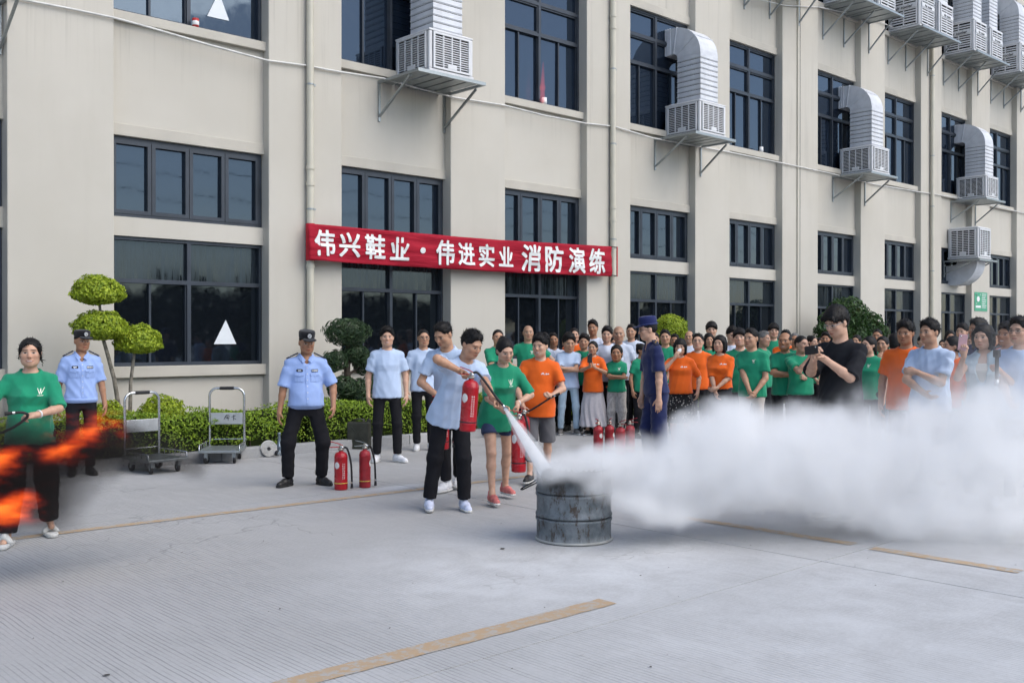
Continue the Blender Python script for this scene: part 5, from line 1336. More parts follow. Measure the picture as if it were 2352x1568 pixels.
# woman behind him with the second extinguisher
f = figure(1.60, 'f', yaw=18, hyaw=22, pitch=24, roll=-4, lean=(.05, -.13), pelvis=(.0, .06), rh=(.03, -.36, .93), rhint=(-.6, .4, -1), rcurl=.8, lh=(.185, -.22, .965), lhint=(.8, .5, -.3), lcurl=.95, ldir=(.0, -.25, -1), lpal=(-1, 0, -.1),
           rf=(-.05, -.16), lf=(.075, .34), foot_yaw=(18, 30), bottom='jorts', hair='bun', res=NR, cres=CN, seed=2, hem=-.17, sleeve=.98, belly=.02, wide=1.05, hemw=1.10)
GW = place('woman in green tee and denim shorts holding an extinguisher low', 1143, 9.6, f, 'light', 'green', 'dkjean', 'pink'); logo_w(GW, .06, -.14, 1.15); band(GW, 'l', .93, M_WHITE, .027, .01)
held_ext(GW, (.195, -.28, .335), 'long red extinguisher hanging from the hand of the woman in denim shorts', .475, .069, [(.21, -.28, .855), (.25, -.29, .86), (.285, -.30, .70), (.27, -.31, .52), (.27, -.33, .45), (.35, -.34, .44)], rz=.2, label_at=-.9)
# man leaning in behind them
f = figure(1.78, yaw=-20, hyaw=-38, pitch=28, lean=(-.05, -.16), pelvis=(.04, .05), rh=(-.10, -.16, .985), rhint=(-1, .4, -.3), rcurl=.95, lh=(.2, -.1, .95), rf=(-.02, .0), lf=(.10, .25), hair='short', res=.0085, cres=.013, seed=3, hem=-.12)
MC = place('tall man in pale blue tee bending behind the spraying man', 1030, 10.3, f, 'mid', 'blue', 'black', 'white')
held_ext(MC, (-.06, -.20, .46), 'extinguisher half hidden behind the spraying man', .43, .066, None, rz=.2)
# orange-shirted man walking up with the third extinguisher
f = figure(1.60, yaw=-5, hyaw=-22, pitch=4, lean=(.02, -.03), rh=(-.175, -.15, .84), rhint=(-1, .4, -.2), rcurl=.95, lh=(.125, -.29, .955), lhint=(.9, .5, -.6), lcurl=.95, ldir=(-.3, -.7, .3), lpal=(-.5, .3, -.6),
           rf=(-.10, -.18), lf=(.10, .15), bottom='shortpants', hair='thick', res=.0085, cres=.013, seed=4, hem=-.16, belly=.03, wide=1.04, leg=1.2)
OM = place('man in orange tee and grey shorts carrying an extinguisher by its hose', 1238, 11.0, f, 'light_smile', 'orange', 'grey', 'black'); logo_o(OM, .06, -.15, 1.0)
held_ext(OM, (-.165, -.20, .30), 'red extinguisher in the hand of the man in grey shorts', .44, .066, [(-.14, -.20, .785), (-.09, -.21, .80), (.02, -.26, .87), (.13, -.32, .945), (.17, -.33, .965)], rz=.4, dusty=True)
# woman at the left edge
f = figure(1.575, 'f', yaw=-8, hyaw=-4, pitch=2, lean=(.0, -.02), lh=(.035, -.335, 1.005), lhint=(1, .3, -.6), lcurl=.85, ldir=(-.95, -.2, -.1), lpal=(0, .5, -.8), rh=(-.27, -.22, .905), rhint=(-1, .5, -.2), rcurl=.9,
           rf=(-.165, -.10), lf=(.135, .28), foot_yaw=(-15, 10), hair='wispy', res=.007, cres=.011, seed=6, hem=-.10, sleeve=.98, belly=.035, wide=1.10, leg=1.45, barefoot=True)
LW = place('smiling woman in green tee at the left edge behind the flames', 70, 7.75, f, 'light_smile', 'green', 'black', None); logo_w(LW, .085, -.145, 1.15); band(LW, 'l', .86, M_WHITE, .030, .014)
for q in 'rl':                      # white platform sandals
    A = LW['f'].AN[q]; R = rotz(LW['f'].FY[q]); base = np.array([A[0], A[1], 0]); s = SDF(); Q = lambda x, y, z: base + R @ np.array([x, y, z])
    s.cone(Q(0, .045, .03), Q(0, -.05, .03), .047, .045, k=.01); s.cone(Q(0, -.05, .03), Q(0, -.13, .028), .046, .045, k=.01); s.plane(Q(0, 0, .001), (0, 0, -1), base - .4, base + .4); s.plane(Q(0, 0, .038), (0, 0, 1), base - .4, base + .4)
    so_ = inst('sandal', np_mesh('sandal', *s.mesh(.0085), M_SOLEW), LW['root'])
    s = SDF(); s.cone(Q(-.045, -.07, .045), Q(0, -.07, .085), .018, .020, k=.02); s.cone(Q(.045, -.07, .045), Q(0, -.07, .085), .018, .020, k=.02); s.cone(Q(-.04, -.04, .045), Q(0, -.04, .095), .016, .018, k=.02); s.cone(Q(.04, -.04, .045), Q(0, -.04, .095), .016, .018, k=.02)
    inst('strap', np_mesh('strap', *s.mesh(.0085), M_SOLEW), so_)
held_ext(LW, (-.275, -.27, .40), 'red extinguisher cut by the left edge, carried by the woman behind the flames', .44, .073, [(-.26, -.28, .885), (-.20, -.30, .88), (-.10, -.36, .93), (-.02, -.38, 1.0), (-.05, -.40, 1.03), (-.115, -.41, 1.03)], rz=.1)

# security guards in uniform
M_BADGE = simple('badge_silver', (.62, .64, .66), .4, .4); M_PATCH = simple('navy_patch', (.012, .014, .035), .7); M_CAPB = cloth_mat('black_cap_cloth', (.008, .008, .011), .8); M_CAPN = cloth_mat('navy_cap_cloth', (.012, .02, .10), .8)
def cap(P, m, badge=True, tall=.085, brim=.055, bucket=False):
    f = P['f']; s = SDF(); pt = lambda x, y, z: f.hc + f.Rh @ (np.array([x, y, z]) * f.hs)
    s.loft(pt(0, .012, .052), f.Rh, np.array([(0, .085, .103, 0), (.03, .086, .105, 0), (tall * .7, .088, .107, -.004), (tall * .95, .078, .094, -.004), (tall, .04, .05, 0)]) * f.hs, k=.012)
    V, Fq = s.mesh(.008); V = relax(V, Fq, 2, .4); c = inst('cap', np_mesh('cap', V, Fq, m), P['root'])
    s = SDF(); s.ell(pt(0, -.112, .050), np.array([.078, brim + .012, .008]) * f.hs, f.Rh @ rotx(.16 if not bucket else .05), k=.01)
    if bucket: s.ell(pt(0, .01, .056), np.array([.0865, .104, .007]) * f.hs, f.Rh, k=.01)
    V, Fq = s.mesh(.007); inst('visor', np_mesh('visor', V, Fq, m), c)
    if bucket:
        mb = MB(); ring = [pt(.0925 * math.cos(a), .012 + .1115 * math.sin(a), .068) for a in np.linspace(0, 2 * math.pi, 33)]; mb.tube(ring, .005, 6, False); mb.build('cap_band', simple('cap_braid', (.05, .07, .22), .5), c)
    if badge:
        mb = MB(); n = 10; ce = [pt(.021 * math.cos(a) + .0, -.104 - .001 + .002 * 0, .052 + tall * .45 + .024 * math.sin(a)) for a in np.linspace(0, 2 * math.pi, n, False)]; ce = [c_ + f.Rh @ np.array([0, -.008, 0]) for c_ in ce]
        mb.add(ce + [c_ + f.Rh @ np.array([0, .01, 0]) for c_ in ce], [tuple(range(n))] + [(i, (i + 1) % n, n + (i + 1) % n, n + i) for i in range(n)]); mb.build('cap_badge', M_BADGE, c)
        mb = MB(); q = lambda x, z: pt(x, -.1145, .052 + tall * .45 + z)
        for x, z in ((-.007, .006), (.007, .006), (0, -.008)): mb.bar(q(x - .004, z), q(x + .004, z), .003, .006)
        mb.build('badge_mark', M_PATCH, c)
def uniform_marks(P, s=1.0):
    k = P['f'].k
    drape(P, [[(-.105, -.135), (-.05, -.135), (-.042, -.15), (-.05, -.165), (-.105, -.165), (-.113, -.15)]], M_PATCH, 'chest_badge'); drape(P, rect(-.078, -.15, .034, .012, 1), M_BADGE, 'badge_centre', off=.007)
    nm = drape(P, rect(.082, -.152, .072, .030), M_PATCH, 'name_strip'); 
    q = []
    for i in range(6): q += rect(.055 + i * .0108, -.152, .0075, .014, 1)
    drape(P, q, M_BADGE, 'strip_letters', off=.007)
    for sx in (-1, 1):
        drape(P, rect(sx * .082, -.225, .088, .085), CL['uniform'], 'chest_pocket', off=.006, th=.005)
        drape(P, [[(sx * .082 - .047, -.178), (sx * .082, -.178), (sx * .082, -.210), (sx * .082 - .047, -.200)], [(sx * .082, -.178), (sx * .082 + .047, -.178), (sx * .082 + .047, -.200), (sx * .082, -.210)]], CL['uniform'], 'pocket_flap', off=.012, th=.008)
    drape(P, rect(0, -.30, .034, .42, 1) if False else sum([rect(0, -.12 - i * .05, .030, .05, 1) for i in range(8)], []), CL['uniform'], 'button_placket', off=.006, th=.005)
    q = []
    for i in range(6): q += rect(.0, -.12 - i * .065, .009, .009, 1)
    drape(P, q, M_BADGE, 'button', off=.010)
    f = P['f']; T = f.T
    for sg, qn in ((-1, 'r'), (1, 'l')):
        a = f.Nv + T @ np.array([sg * .085, .0, .035 * k]); b = f.S[qn] + T @ np.array([sg * .03, 0, .060 * k]); mb = MB(); mb.bar(a, b, .055, .012, tuple(T[:, 2])); o = mb.build('epaulette', M_PATCH, P['root'])
        mb = MB(); n_ = nrm(np.array(b) - np.array(a))
        for i in (.55, .75): c = a + (np.array(b) - a) * i + T @ np.array([0, 0, .008]); mb.bar(c - n_ * .006, c + n_ * .006, .04, .004, tuple(T[:, 2]))
        mb.build('rank_bar', M_BADGE, o)
        # collar wing
        mb = MB(); c0 = f.Nv + T @ np.array([sg * .012, -.088, -.045]); c1 = f.Nv + T @ np.array([sg * .062, -.055, .018]); c2 = f.Nv + T @ np.array([sg * .075, .02, .035]); c3 = f.Nv + T @ np.array([sg * .085, -.055, -.02]); c4 = f.Nv + T @ np.array([sg * .045, -.105, -.075])
        ps = [c0, c1, c2, c3, c4]; ps2 = [p + T @ np.array([0, -.006, .004]) for p in ps]; mb.add(ps + ps2, [(4, 3, 2, 1, 0), (5, 6, 7, 8, 9)] + [(i, (i + 1) % 5, 5 + (i + 1) % 5, 5 + i) for i in range(5)]); mb.build('collar', CL['uniform'], P['root'])
f = figure(1.665, yaw=6, hyaw=14, pitch=10, lean=(.0, .0), pelvis=(-.01, 0), rh=(-.285, -.06, .80), rhint=(-.8, 1, 0), lh=(.275, -.10, .845), lhint=(.8, 1, 0), rf=(-.20, -.02), lf=(.15, .02), foot_yaw=(-35, 35), top='shirt', hair='buzz', res=NR, cres=CN, seed=11, belly=.035, hem=-.045, sleeve=.92, drop=.02, leg=1.2, wide=1.06)
G2 = place('stocky guard in cap and uniform shirt striding beside two extinguishers', 705, 10.75, f, 'tan', 'uniform', 'black', 'black', sole='b'); cap(G2, M_CAPB); uniform_marks(G2)
f = figure(1.655, yaw=8, hyaw=22, pitch=4, rh=(-.25, .02, .82), lh=(.255, -.02, .80), top='shirt', hair='buzz', res=.008, cres=.012, seed=12, hem=-.06, sleeve=.9, leg=1.05)
G1 = place('guard in cap standing behind the smoke by the golden dome tree', 186, 11.55, f, 'tan', 'uniform', 'black', 'black', sole='b'); cap(G1, M_CAPB); uniform_marks(G1)
# waistband of the uniform shirts
for P in (G1, G2):
    f = P['f']; st = np.array([(-.075, .176, .128, 0), (-.04, .186, .138 + (.03 if P is G2 else .005), -.012), (-.02, .182, .132 + (.03 if P is G2 else .005), -.012)]) * f.k; s = SDF(); s.loft(f.Pv, f.T, st, k=.01); inst('waistband', np_mesh('waistband', *s.mesh(.012), CL['uniform']), P['root'])
# two men in pale blue standing by the hedge
f = figure(1.70, yaw=4, hyaw=2, rf=(-.13, 0), lf=(.13, -.05), foot_yaw=(-12, 40), hair='thick', res=.008, cres=.012, seed=13, hem=-.12)
MA = place('smiling man in pale blue tee and white slip-on shoes', 889, 12.8, f, 'light_smile', 'blue', 'black', 'white')
f = figure(1.69, yaw=8, hyaw=10, hair='buzz', res=.0085, cres=.013, seed=14, hem=-.10, rf=(-.09, 0), lf=(.11, 0))
MBm = place('bespectacled man in pale blue tee standing by the kerb', 972, 14.1, f, 'mid', 'blue', 'black', 'white'); glasses(MBm)
# navy officer
f = figure(1.80, yaw=-72, hyaw=-80, pitch=6, lean=(-.05, 0), lh=(.035, -.27, .80), lhint=(.5, .6, 0), rh=(-.17, .10, .88), rhint=(.2, 1, 0), rf=(-.06, .12), lf=(.08, -.08), top='shirt', hair='buzz', res=.008, cres=.012, seed=15, hem=-.06, sleeve=.85, leg=1.35, wide=1.05, lcurl=.25)
OF = place('officer in navy uniform and cap seen in profile before the crowd', 1507, 11.8, f, 'light', 'navy', 'navy', 'black', sole='b'); cap(OF, M_CAPN, False, .115, .052, True); glasses(OF)
mb = MB(); a = OF['f'].Nv + OF['f'].T @ np.array([.09, 0, .035]); b_ = OF['f'].S['l'] + OF['f'].T @ np.array([.02, 0, .06]); mb.bar(a, b_, .05, .012); mb.build('epaulette', M_PATCH, OF['root']); mb = MB(); c_ = (a + b_) / 2 + np.array([0, 0, .008]); mb.bar(c_ - .01, c_ + .01, .02, .006); mb.build('rank_star', simple('gold', (.5, .35, .1), .4, .6), OF['root'])
st = np.array([(-.09, .178, .134, 0), (-.03, .186, .140, 0)]); s = SDF(); s.loft(OF['f'].Pv, OF['f'].T, st, k=.01); inst('waistband', np_mesh('waistband', *s.mesh(.012), CL['navy']), OF['root'])

def phone(P, c, R, label, m=None, size=(.074, .150)):
    o = tag(empty('phone', W2(P, c)), label, 'phone'); o.rotation_euler = (R[0], R[1], P['root'].rotation_euler.z + R[2])
    MB().box(-size[0] / 2, size[0] / 2, -.0045, .0045, -size[1] / 2, size[1] / 2).build('case', m or M_BLACK, o, .004); MB().box(-size[0] / 2 + .004, size[0] / 2 - .004, .0046, .0052, -size[1] / 2 + .004, size[1] / 2 - .004).build('screen', simple('phone_screen', (.02, .022, .03), .1), o)
    MB().lathe([(0, 0), (.008, 0), (.008, .002), (0, .002)], 10).build('lens', M_CHROME, o, loc=(-.02, -.0046, .055), rot=(math.pi / 2, 0, 0))
# man in black with a phone
f = figure(1.84, yaw=-30, hyaw=-44, pitch=20, rh=(-.215, -.36, 1.405), rhint=(-.35, .2, -1), rcurl=.7, rdir=(.1, -.5, .85), rpal=(.7, -.4, -.2), lh=(-.125, -.36, 1.395), lhint=(.9, .2, -1), lcurl=.7, ldir=(-.8, -.3, .45), lpal=(-.4, -.5, -.5),
           hair='mop', res=.007, cres=.011, seed=20, hem=-.20, sleeve=1.0, wide=1.05)
BK = place('tall young man in black tee and glasses photographing with a phone', 1931, 8.8, f, 'light', 'char', 'black', 'black'); glasses(BK, M_CHROME)
phone(BK, (-.235, -.43, 1.475), (0, 1.45, -.75), 'black phone held sideways by the man in black')
f = figure(1.75, yaw=-12, hyaw=-18, pitch=6, hair='thick', res=.0085, cres=.013, seed=21, hem=-.14, wide=1.06, belly=.02)
ORM = place('heavyset man in orange tee squinting, beside the man with crossed arms', 2082, 10.7, f, 'tan', 'orange', 'black', 'black'); logo_o(ORM, .065, -.15)
f = figure(1.755, yaw=-28, hyaw=-38, pitch=2, rh=(-.07, -.20, 1.03), rhint=(-1, .2, -.3), lh=(-.135, -.235, 1.235), lhint=(.9, .1, -1), ldir=(-1, -.1, .1), lcurl=.7, hair='crew', res=.008, cres=.012, seed=22, hem=-.13, wide=1.08, belly=.04)
BLM = place('man in pale blue tee with one arm crossed, looking left', 2139, 10.2, f, 'mid', 'blue', 'beige', 'white')
f = figure(1.71, 'f', yaw=-12, hyaw=-22, pitch=8, rh=(-.175, -.30, 1.415), rhint=(-.3, .3, -1), rcurl=.7, rdir=(0, -.2, 1), rpal=(.3, -1, 0), lh=(.115, -.24, 1.285), lhint=(.8, .3, -1), lcurl=.95, ldir=(-.35, -.8, .25), lpal=(-.7, .2, -.2), top='vest', hair='bob', res=.0075, cres=.012, seed=23, hem=.02, sleeve=.25, bottom='trousers', leg=1.5)
DN = place('woman in pale denim vest holding a pink phone and a gimbal', 2262, 9.5, f, 'light', 'vest', 'cream', 'white')
s = SDF(); s.loft(DN['f'].Pv, DN['f'].T, np.array([(.0, .150, .098, 0), (.2, .150, .100, 0), (.33, .158, .118, -.012), (.40, .13, .09, 0)]) * DN['f'].k, k=.01); inst('camisole', np_mesh('camisole', *s.mesh(.012), CL['cream']), DN['root'])
phone(DN, (-.185, -.335, 1.535), (0, .1, .1), 'pink phone raised by the woman in the denim vest', simple('pink_case', (.62, .36, .38), .4))
gm = tag(empty('camera_gimbal', W2(DN, (.10, -.345, 1.20))), 'black handheld gimbal gripped by the woman in the denim vest', 'gimbal')
MB().tube([(0, 0, .0), (0, 0, .20)], .017, 12).build('grip_handle', M_BLACK, gm); MB().box(-.03, .03, -.025, .025, .20, .27).build('motor_block', M_BLACK, gm, .006); MB().bar((-.06, 0, .285), (.07, 0, .30), .03, .018).build('clamp_arm', M_BLACK, gm); MB().lathe([(0, -.06), (.02, -.06), (.02, 0), (0, 0)], 12).build('base_cap', M_CHROME, gm)
f = figure(1.76, yaw=-20, hyaw=-28, hair='crew', res=.008, cres=.012, seed=24, hem=-.13, rh=(-.1, -.28, 1.02), wide=1.05)
RM = place('man in pale blue tee and dark glasses at the right edge', 2345, 9.3, f, 'light', 'blue', 'black', 'white'); glasses(RM)

# --- the crowd: custom figures in front, shared figures behind
PX = 1 / 1.16327
CROSS = dict(rh=(.10, -.215, 1.115), rhint=(-1, -.1, -.8), rdir=(1, -.1, .1), rcurl=.5, lh=(-.10, -.245, 1.15), lhint=(1, -.1, -.8), ldir=(-1, -.05, 0), lcurl=.6)
CLASP = dict(rh=(-.03, -.22, .90), rhint=(-1, .5, -.2), lh=(.035, -.23, .90), lhint=(1, .5, -.2), rcurl=.6, lcurl=.6)
def crowd_pose(pose, k):
    d = pose if isinstance(pose, dict) else {'hang': {}, 'cross': CROSS, 'clasp': CLASP}[pose]
    return {a: (tuple(np.array(b) * k) if a in ('rh', 'lh') else b) for a, b in d.items()}
def depth_for(px, hh):
    x = px * PX; t = 657 / hh; return x, min(t, 11.6 / ray(x)[1])
GRP = 'people watching in the crowd'
def crowd(px, top, hh, label, sex='m', shirt='green', bottom='black', hair='short', skin='mid', yaw=0, pose='hang', res=.0105, shoe='black', hairc='black', hyaw=None, t=None, dy=0, **kw):
    x, tt = depth_for(px, hh); t = t or tt; H = HC + (HY - top * PX) * t / F_ - .012; k = H / 1.70
    f = figure(H, sex, yaw=yaw, hyaw=yaw if hyaw is None else hyaw, hair=hair, res=res, cres=res * 1.5, seed=int(px), hs=hh * PX * t / F_ / .236, **{**crowd_pose(pose, k), **kw})
    P = place(label, x, t, f, skin, shirt, bottom, shoe, hairc, group=GRP); return P
PROTO = {}
def back(px, top, hh, label, sex='m', shirt='green', hair='short', skin='mid', yaw=0, bottom='black', hairc='black', t=None, pitch=0):
    """rows behind: a few shared figures, each placed, turned and scaled on its own"""
    x, tt = depth_for(px, hh); t = t or min(max(tt * 1.06, 15.4), 11.85 / ray(x)[1]); H = HC + (HY - top * PX) * t / F_ - .012
    pose = ('hang', 'cross', 'clasp', 'hang')[int(px * 7 + top) % 4]; key = (sex, hair, pitch, pose)
    if key not in PROTO:
        f = figure(1.66, sex, hair=hair, res=.011, cres=.017, seed=len(PROTO) * 7 + 3, pitch=pitch, yaw=0, wide=.96 + .03 * (len(PROTO) % 4), belly=.012 * (len(PROTO) % 3), hyaw=(-12, 8, 0, 15, -6)[len(PROTO) % 5], roll=(0, 4, -4)[len(PROTO) % 3], **crowd_pose(pose, 1.66 / 1.70)); PROTO[key] = (f, None)
    f, ms = PROTO[key]; P = place(label, x, t, f, skin + '_smile' if skin in ('light', 'mid', 'tan') and int(px) % 3 == 0 else skin, shirt, bottom, 'black', hairc, group=GRP, meshes=ms, sole='b')
    if ms is None: PROTO[key] = (f, P['meshes'])
    P['root'].scale = (H / 1.66 * (.94 + .012 * (int(px) % 11)), H / 1.66, H / 1.66); P['root'].rotation_euler.z += math.radians(yaw); P['f'] = f
    return P
# left of the officer
back(1330, 879, 40, 'green-shirted man with glasses behind the woman holding an extinguisher', hair='buzz', yaw=20)
P = crowd(1411, 866, 40, 'bald man in green tee with hands on hips', hair=None, skin='bald', pose=dict(rh=(-.20, -.05, 1.0), rhint=(-1, .2, 0), lh=(.20, -.05, 1.0), lhint=(1, .2, 0)), hyaw=5); logo_w(P, .06, -.14, 1.2)
back(1454, 886, 40, 'dark haired woman mostly hidden behind the orange-shirted walker', 'f', 'white', 'long', 'light')
back(1478, 888, 41, 'man in white tee just behind the crossed-arms man', shirt='white', hair='short', skin='tan', yaw=5)
P = crowd(1519, 896, 47, 'young man in white tee and pale jeans with arms crossed', shirt='blue', bottom='jean', hair='thick', skin='mid', pose='cross', yaw=8, hyaw=12, pitch=10, shoe='grey', t=16.4, rf=(-.13, .0), lf=(.13, .02), hem=-.13)
P = back(1534, 874, 40, 'woman in orange tee with head tilted, behind the man in jeans', 'f', 'orange', 'tied', 'light', yaw=-8)
back(1561, 893, 42, 'man in green tee between the jeans man and the woman filming', shirt='green', hair='thick', skin='mid')
back(1585, 855, 40, 'tall crew-cut man in white tee at the back of the left group', shirt='white', hair='crew', skin='tan')
x_, t_ = 1585 * PX, 16.3; H_p = HC + (HY - 910 * PX) * t_ / F_ - .01
f = figure(H_p, 'f', yaw=-10, hyaw=-14, hair='tied', res=.0095, cres=.014, seed=77, bottom='longskirt', rh=(-.05, -.33, 1.12), rhint=(-1, .2, -1), rcurl=.8, rdir=(-.1, -.3, 1), lh=(.03, -.31, 1.10), lhint=(1, .1, -1), lcurl=.8, ldir=(-.5, -.2, .9), belly=.035, wide=1.08, hem=-.15, sleeve=.95)
SK = place('woman in orange tee and long white skirt filming with a black phone', x_, t_, f, 'mid', 'orange', 'lace', 'black', group=GRP); logo_o(SK, .07, -.13)
phone(SK, (-.055, -.385, 1.255), (0, 0, .1), 'black phone held upright by the woman in the white skirt')
back(1612, 920, 38, 'woman peering over the shoulder of the woman filming', 'f', 'orange', 'tied', 'tan', yaw=-10)
back(1622, 873, 42, 'young man with thick hair behind the woman filming', shirt='white', hair='thick', skin='light')
P = crowd(1653, 872, 45, 'bald man in white tee towering behind the frowning woman', shirt='white', hair=None, skin='bald', bottom='black', wide=1.1, belly=.03, t=17.1)
back(1639, 897, 36, 'half hidden face between the bald man and the thick haired man', 'f', 'green', 'bob', 'mid')
P = crowd(1648, 925, 45, 'frowning woman in green tee and mottled trousers with arms crossed', 'f', 'green', 'mottle', 'tied', 'tan', yaw=-6, pose='cross', shoe='white', t=16.3, wide=1.06, leg=1.35, belly=.02); logo_w(P, .05, -.12, 1.0)
back(1687, 866, 38, 'smiling man in white behind the officer\'s cap', shirt='white', hair='short', skin='mid', yaw=-10)
back(1697, 900, 34, 'small woman glimpsed left of the officer', 'f', 'orange', 'tied', 'mid', yaw=10)
back(1712, 915, 44, 'woman in green tee with tied hair looking away beside the officer', 'f', 'green', 'bun', 'tan', yaw=40)
# right of the officer
back(1778, 880, 42, 'man with short hair in green just right of the officer', shirt='green', hair='short', skin='mid', yaw=-5)
back(1803, 892, 36, 'man half hidden behind the woman covering her nose', shirt='blue', hair='short', skin='tan')
x_, t_ = 1818 * PX, 14.0; H_p = HC + (HY - 903 * PX) * t_ / F_ - .01
f = figure(H_p, 'f', yaw=-8, hyaw=-6, pitch=8, hair='bangs', res=.0095, cres=.014, seed=81, bottom='skirt', rh=(-.075, -.20, 1.30), rhint=(-.9, .0, -1), rcurl=.55, rdir=(.45, -.1, .9), rpal=(.3, 1, 0), lh=(.235, -.06, .82), belly=.03, wide=1.1, hem=-.06, sleeve=.9)
FL = place('woman in orange tee and black floral skirt pressing a tissue to her nose', x_, t_, f, 'light', 'orange', 'floral', 'black', group=GRP); logo_o(FL, .06, -.14)
sc_ = FL['f'].hc + FL['f'].Rh @ np.array([0, -.115, -.04]); tg = tag(empty('tissue', W2(FL, tuple(sc_))), 'crumpled white tissue at the nose of the woman in the floral skirt', 'tissue')
s = SDF(); s.ell((0, 0, 0), (.04, .018, .03), k=.01); s.ell((.02, 0, .02), (.02, .015, .02), k=.01); inst('paper', np_mesh('paper', *s.mesh(.006), M_PAPER), tg)
back(1842, 882, 36, 'balding man in white behind the woman in the floral skirt', shirt='white', hair='balding', skin='mid')
P = crowd(1865, 892, 43, 'man with wire glasses and lifted chin in orange collar tee', shirt='orange', hair='short', skin='light', pitch=-10, hyaw=-6); glasses(P)
back(1894, 888, 42, 'woman with long hair behind the bob haired woman', 'f', 'green', 'long', 'mid')
back(1901, 862, 38, 'tall long faced man at the very back against the pier', shirt='green', hair='mop', skin='light')
x_, t_ = 1925 * PX, 13.6; H_p = HC + (HY - 894 * PX) * t_ / F_ - .01
f = figure(H_p, 'f', yaw=-14, hyaw=-22, hair='bob', res=.0095, cres=.014, seed=83, bottom='miniskirt', rh=(-.055, -.21, .80), rhint=(-1, .4, -.3), lh=(-.055, -.24, .90), lhint=(1, .3, -.3), rcurl=.4, lcurl=.8, ldir=(-.9, -.2, -.3), wide=1.05, hem=-.0, sleeve=1.0)
BB = place('bob haired woman in orange tee and black skirt with hands clasped', x_, t_, f, 'light', 'orange', 'black', 'black', group=GRP); logo_o(BB, .06, -.13)
st = np.array([(-.005, .172, .122, 0), (.03, .168, .120, 0)]); s = SDF(); s.loft(BB['f'].Pv, BB['f'].T, st, k=.01); inst('belt', np_mesh('belt', *s.mesh(.011), M_BLACK), BB['root'])
back(1954, 873, 42, 'young man in white looking down between two green shirts', shirt='white', hair='thick', skin='light', pitch=12)
back(1977, 880, 43, 'young man in green with fringe lifting his chin', shirt='green', hair='mop', skin='light', pitch=-8, t=14.0)
P = crowd(2010, 877, 51, 'young man in green tee and pale trousers with clasped hands', bottom='beige', hair='short', skin='mid', yaw=-22, hyaw=-32, pose='clasp', t=12.8); logo_w(P, .06, -.13, .9)
back(2037, 884, 46, 'grey haired person in green turned away', shirt='green', hair='short', skin='grey', yaw=60, hairc='grey')
back(2052, 910, 34, 'small person in dark cap between the green shirts', 'm', 'orange', 'thick', 'mid')
back(2066, 866, 36, 'young man with fringe in green at the back by the window', shirt='green', hair='mop', skin='light')
P = crowd(2098, 887, 49, 'balding laughing man in green tee with arms crossed', hair='balding', skin='tan_smile', yaw=-10, hyaw=-14, pose='cross', t=13.6, belly=.02); logo_w(P, .05, -.12, .9)
back(2100, 881, 40, 'man behind the balding laughing man', shirt='orange', hair='short', skin='tan')
back(2124, 888, 42, 'man with thin hair behind the shaved man', shirt='green', hair='buzz', skin='tan', hairc='grey')
x_, t_ = 2138 * PX, 13.4; H_p = HC + (HY - 896 * PX) * t_ / F_ - .01
f = figure(H_p, 'm', yaw=28, hyaw=45, hair='buzz', res=.0095, cres=.014, seed=87, rh=(.12, -.24, 1.32), rhint=(-.5, -.3, -1), rcurl=.9, rdir=(.1, -.1, 1), lh=(.05, -.2, 1.05), hem=-.06, wide=1.05, belly=.02)
SH = place('shaved man in profile pulling his green tee over his nose', x_, t_, f, 'shaved', 'green', 'black', 'black', group=GRP)
back(2168, 894, 40, 'woman with hair clip left of the man in black', 'f', 'green', 'bun', 'light', yaw=30)
back(2206, 887, 38, 'man half hidden behind the phone of the man in black', shirt='white', hair='crew', skin='tan')
back(2345, 878, 40, 'dark man at the back right of the man in black', shirt='green', hair='buzz', skin='tan')
P = crowd(2325, 896, 46, 'woman in green tee looking left, right of the man in black', 'f', 'green', 'black', 'tied', 'light', yaw=-30, hyaw=-45, t=13.0); logo_w(P, .04, -.12, .9)
x_, t_ = 2359 * PX, 13.2; H_p = HC + (HY - 896 * PX) * t_ / F_ - .01
f = figure(H_p, 'f', yaw=-10, hyaw=-15, hair='tied', res=.0095, cres=.014, seed=89, rh=(-.06, -.20, 1.28), rhint=(-.6, .1, -1), rdir=(.3, .1, 1), rpal=(.2, 1, 0), rcurl=.3, bottom='trousers')
place('woman in green tee covering her mouth beside the heavyset orange shirt', x_, t_, f, 'mid', 'green', 'jean', 'black', group=GRP)
back(2390, 888, 44, 'dark haired person turned away behind the heavyset man', 'f', 'green', 'bob', 'mid', yaw=120)
back(2463, 894, 36, 'woman peeking out left of the crossed-arm man', 'f', 'white', 'tied', 'light')
back(2538, 881, 36, 'woman with centre parting behind the profile woman', 'f', 'green', 'long', 'mid')
back(2520, 905, 36, 'low dark head between the crossed-arm man and the profile woman', 'f', 'white', 'tied', 'mid')
P = crowd(2550, 895, 52, 'woman in orange tee seen in left profile', 'f', 'orange', 'jean', 'tied', 'mid', yaw=-50, hyaw=-70, t=11.4)
P = back(2573, 865, 40, 'man in round glasses under the green notice', shirt='blue', hair='thick', skin='light', yaw=-20)
back(2602, 895, 42, 'woman with dark tied hair beside the pink phone', 'f', 'orange', 'bun', 'mid', yaw=-60)
back(2618, 851, 47, 'tall man looking left behind the woman in denim', shirt='navy', hair='crew', skin='tan', yaw=-50, t=12.0)
back(2694, 862, 50, 'man between the denim woman and the right edge', shirt='blue', hair='thick', skin='tan', yaw=-25, t=11.0)
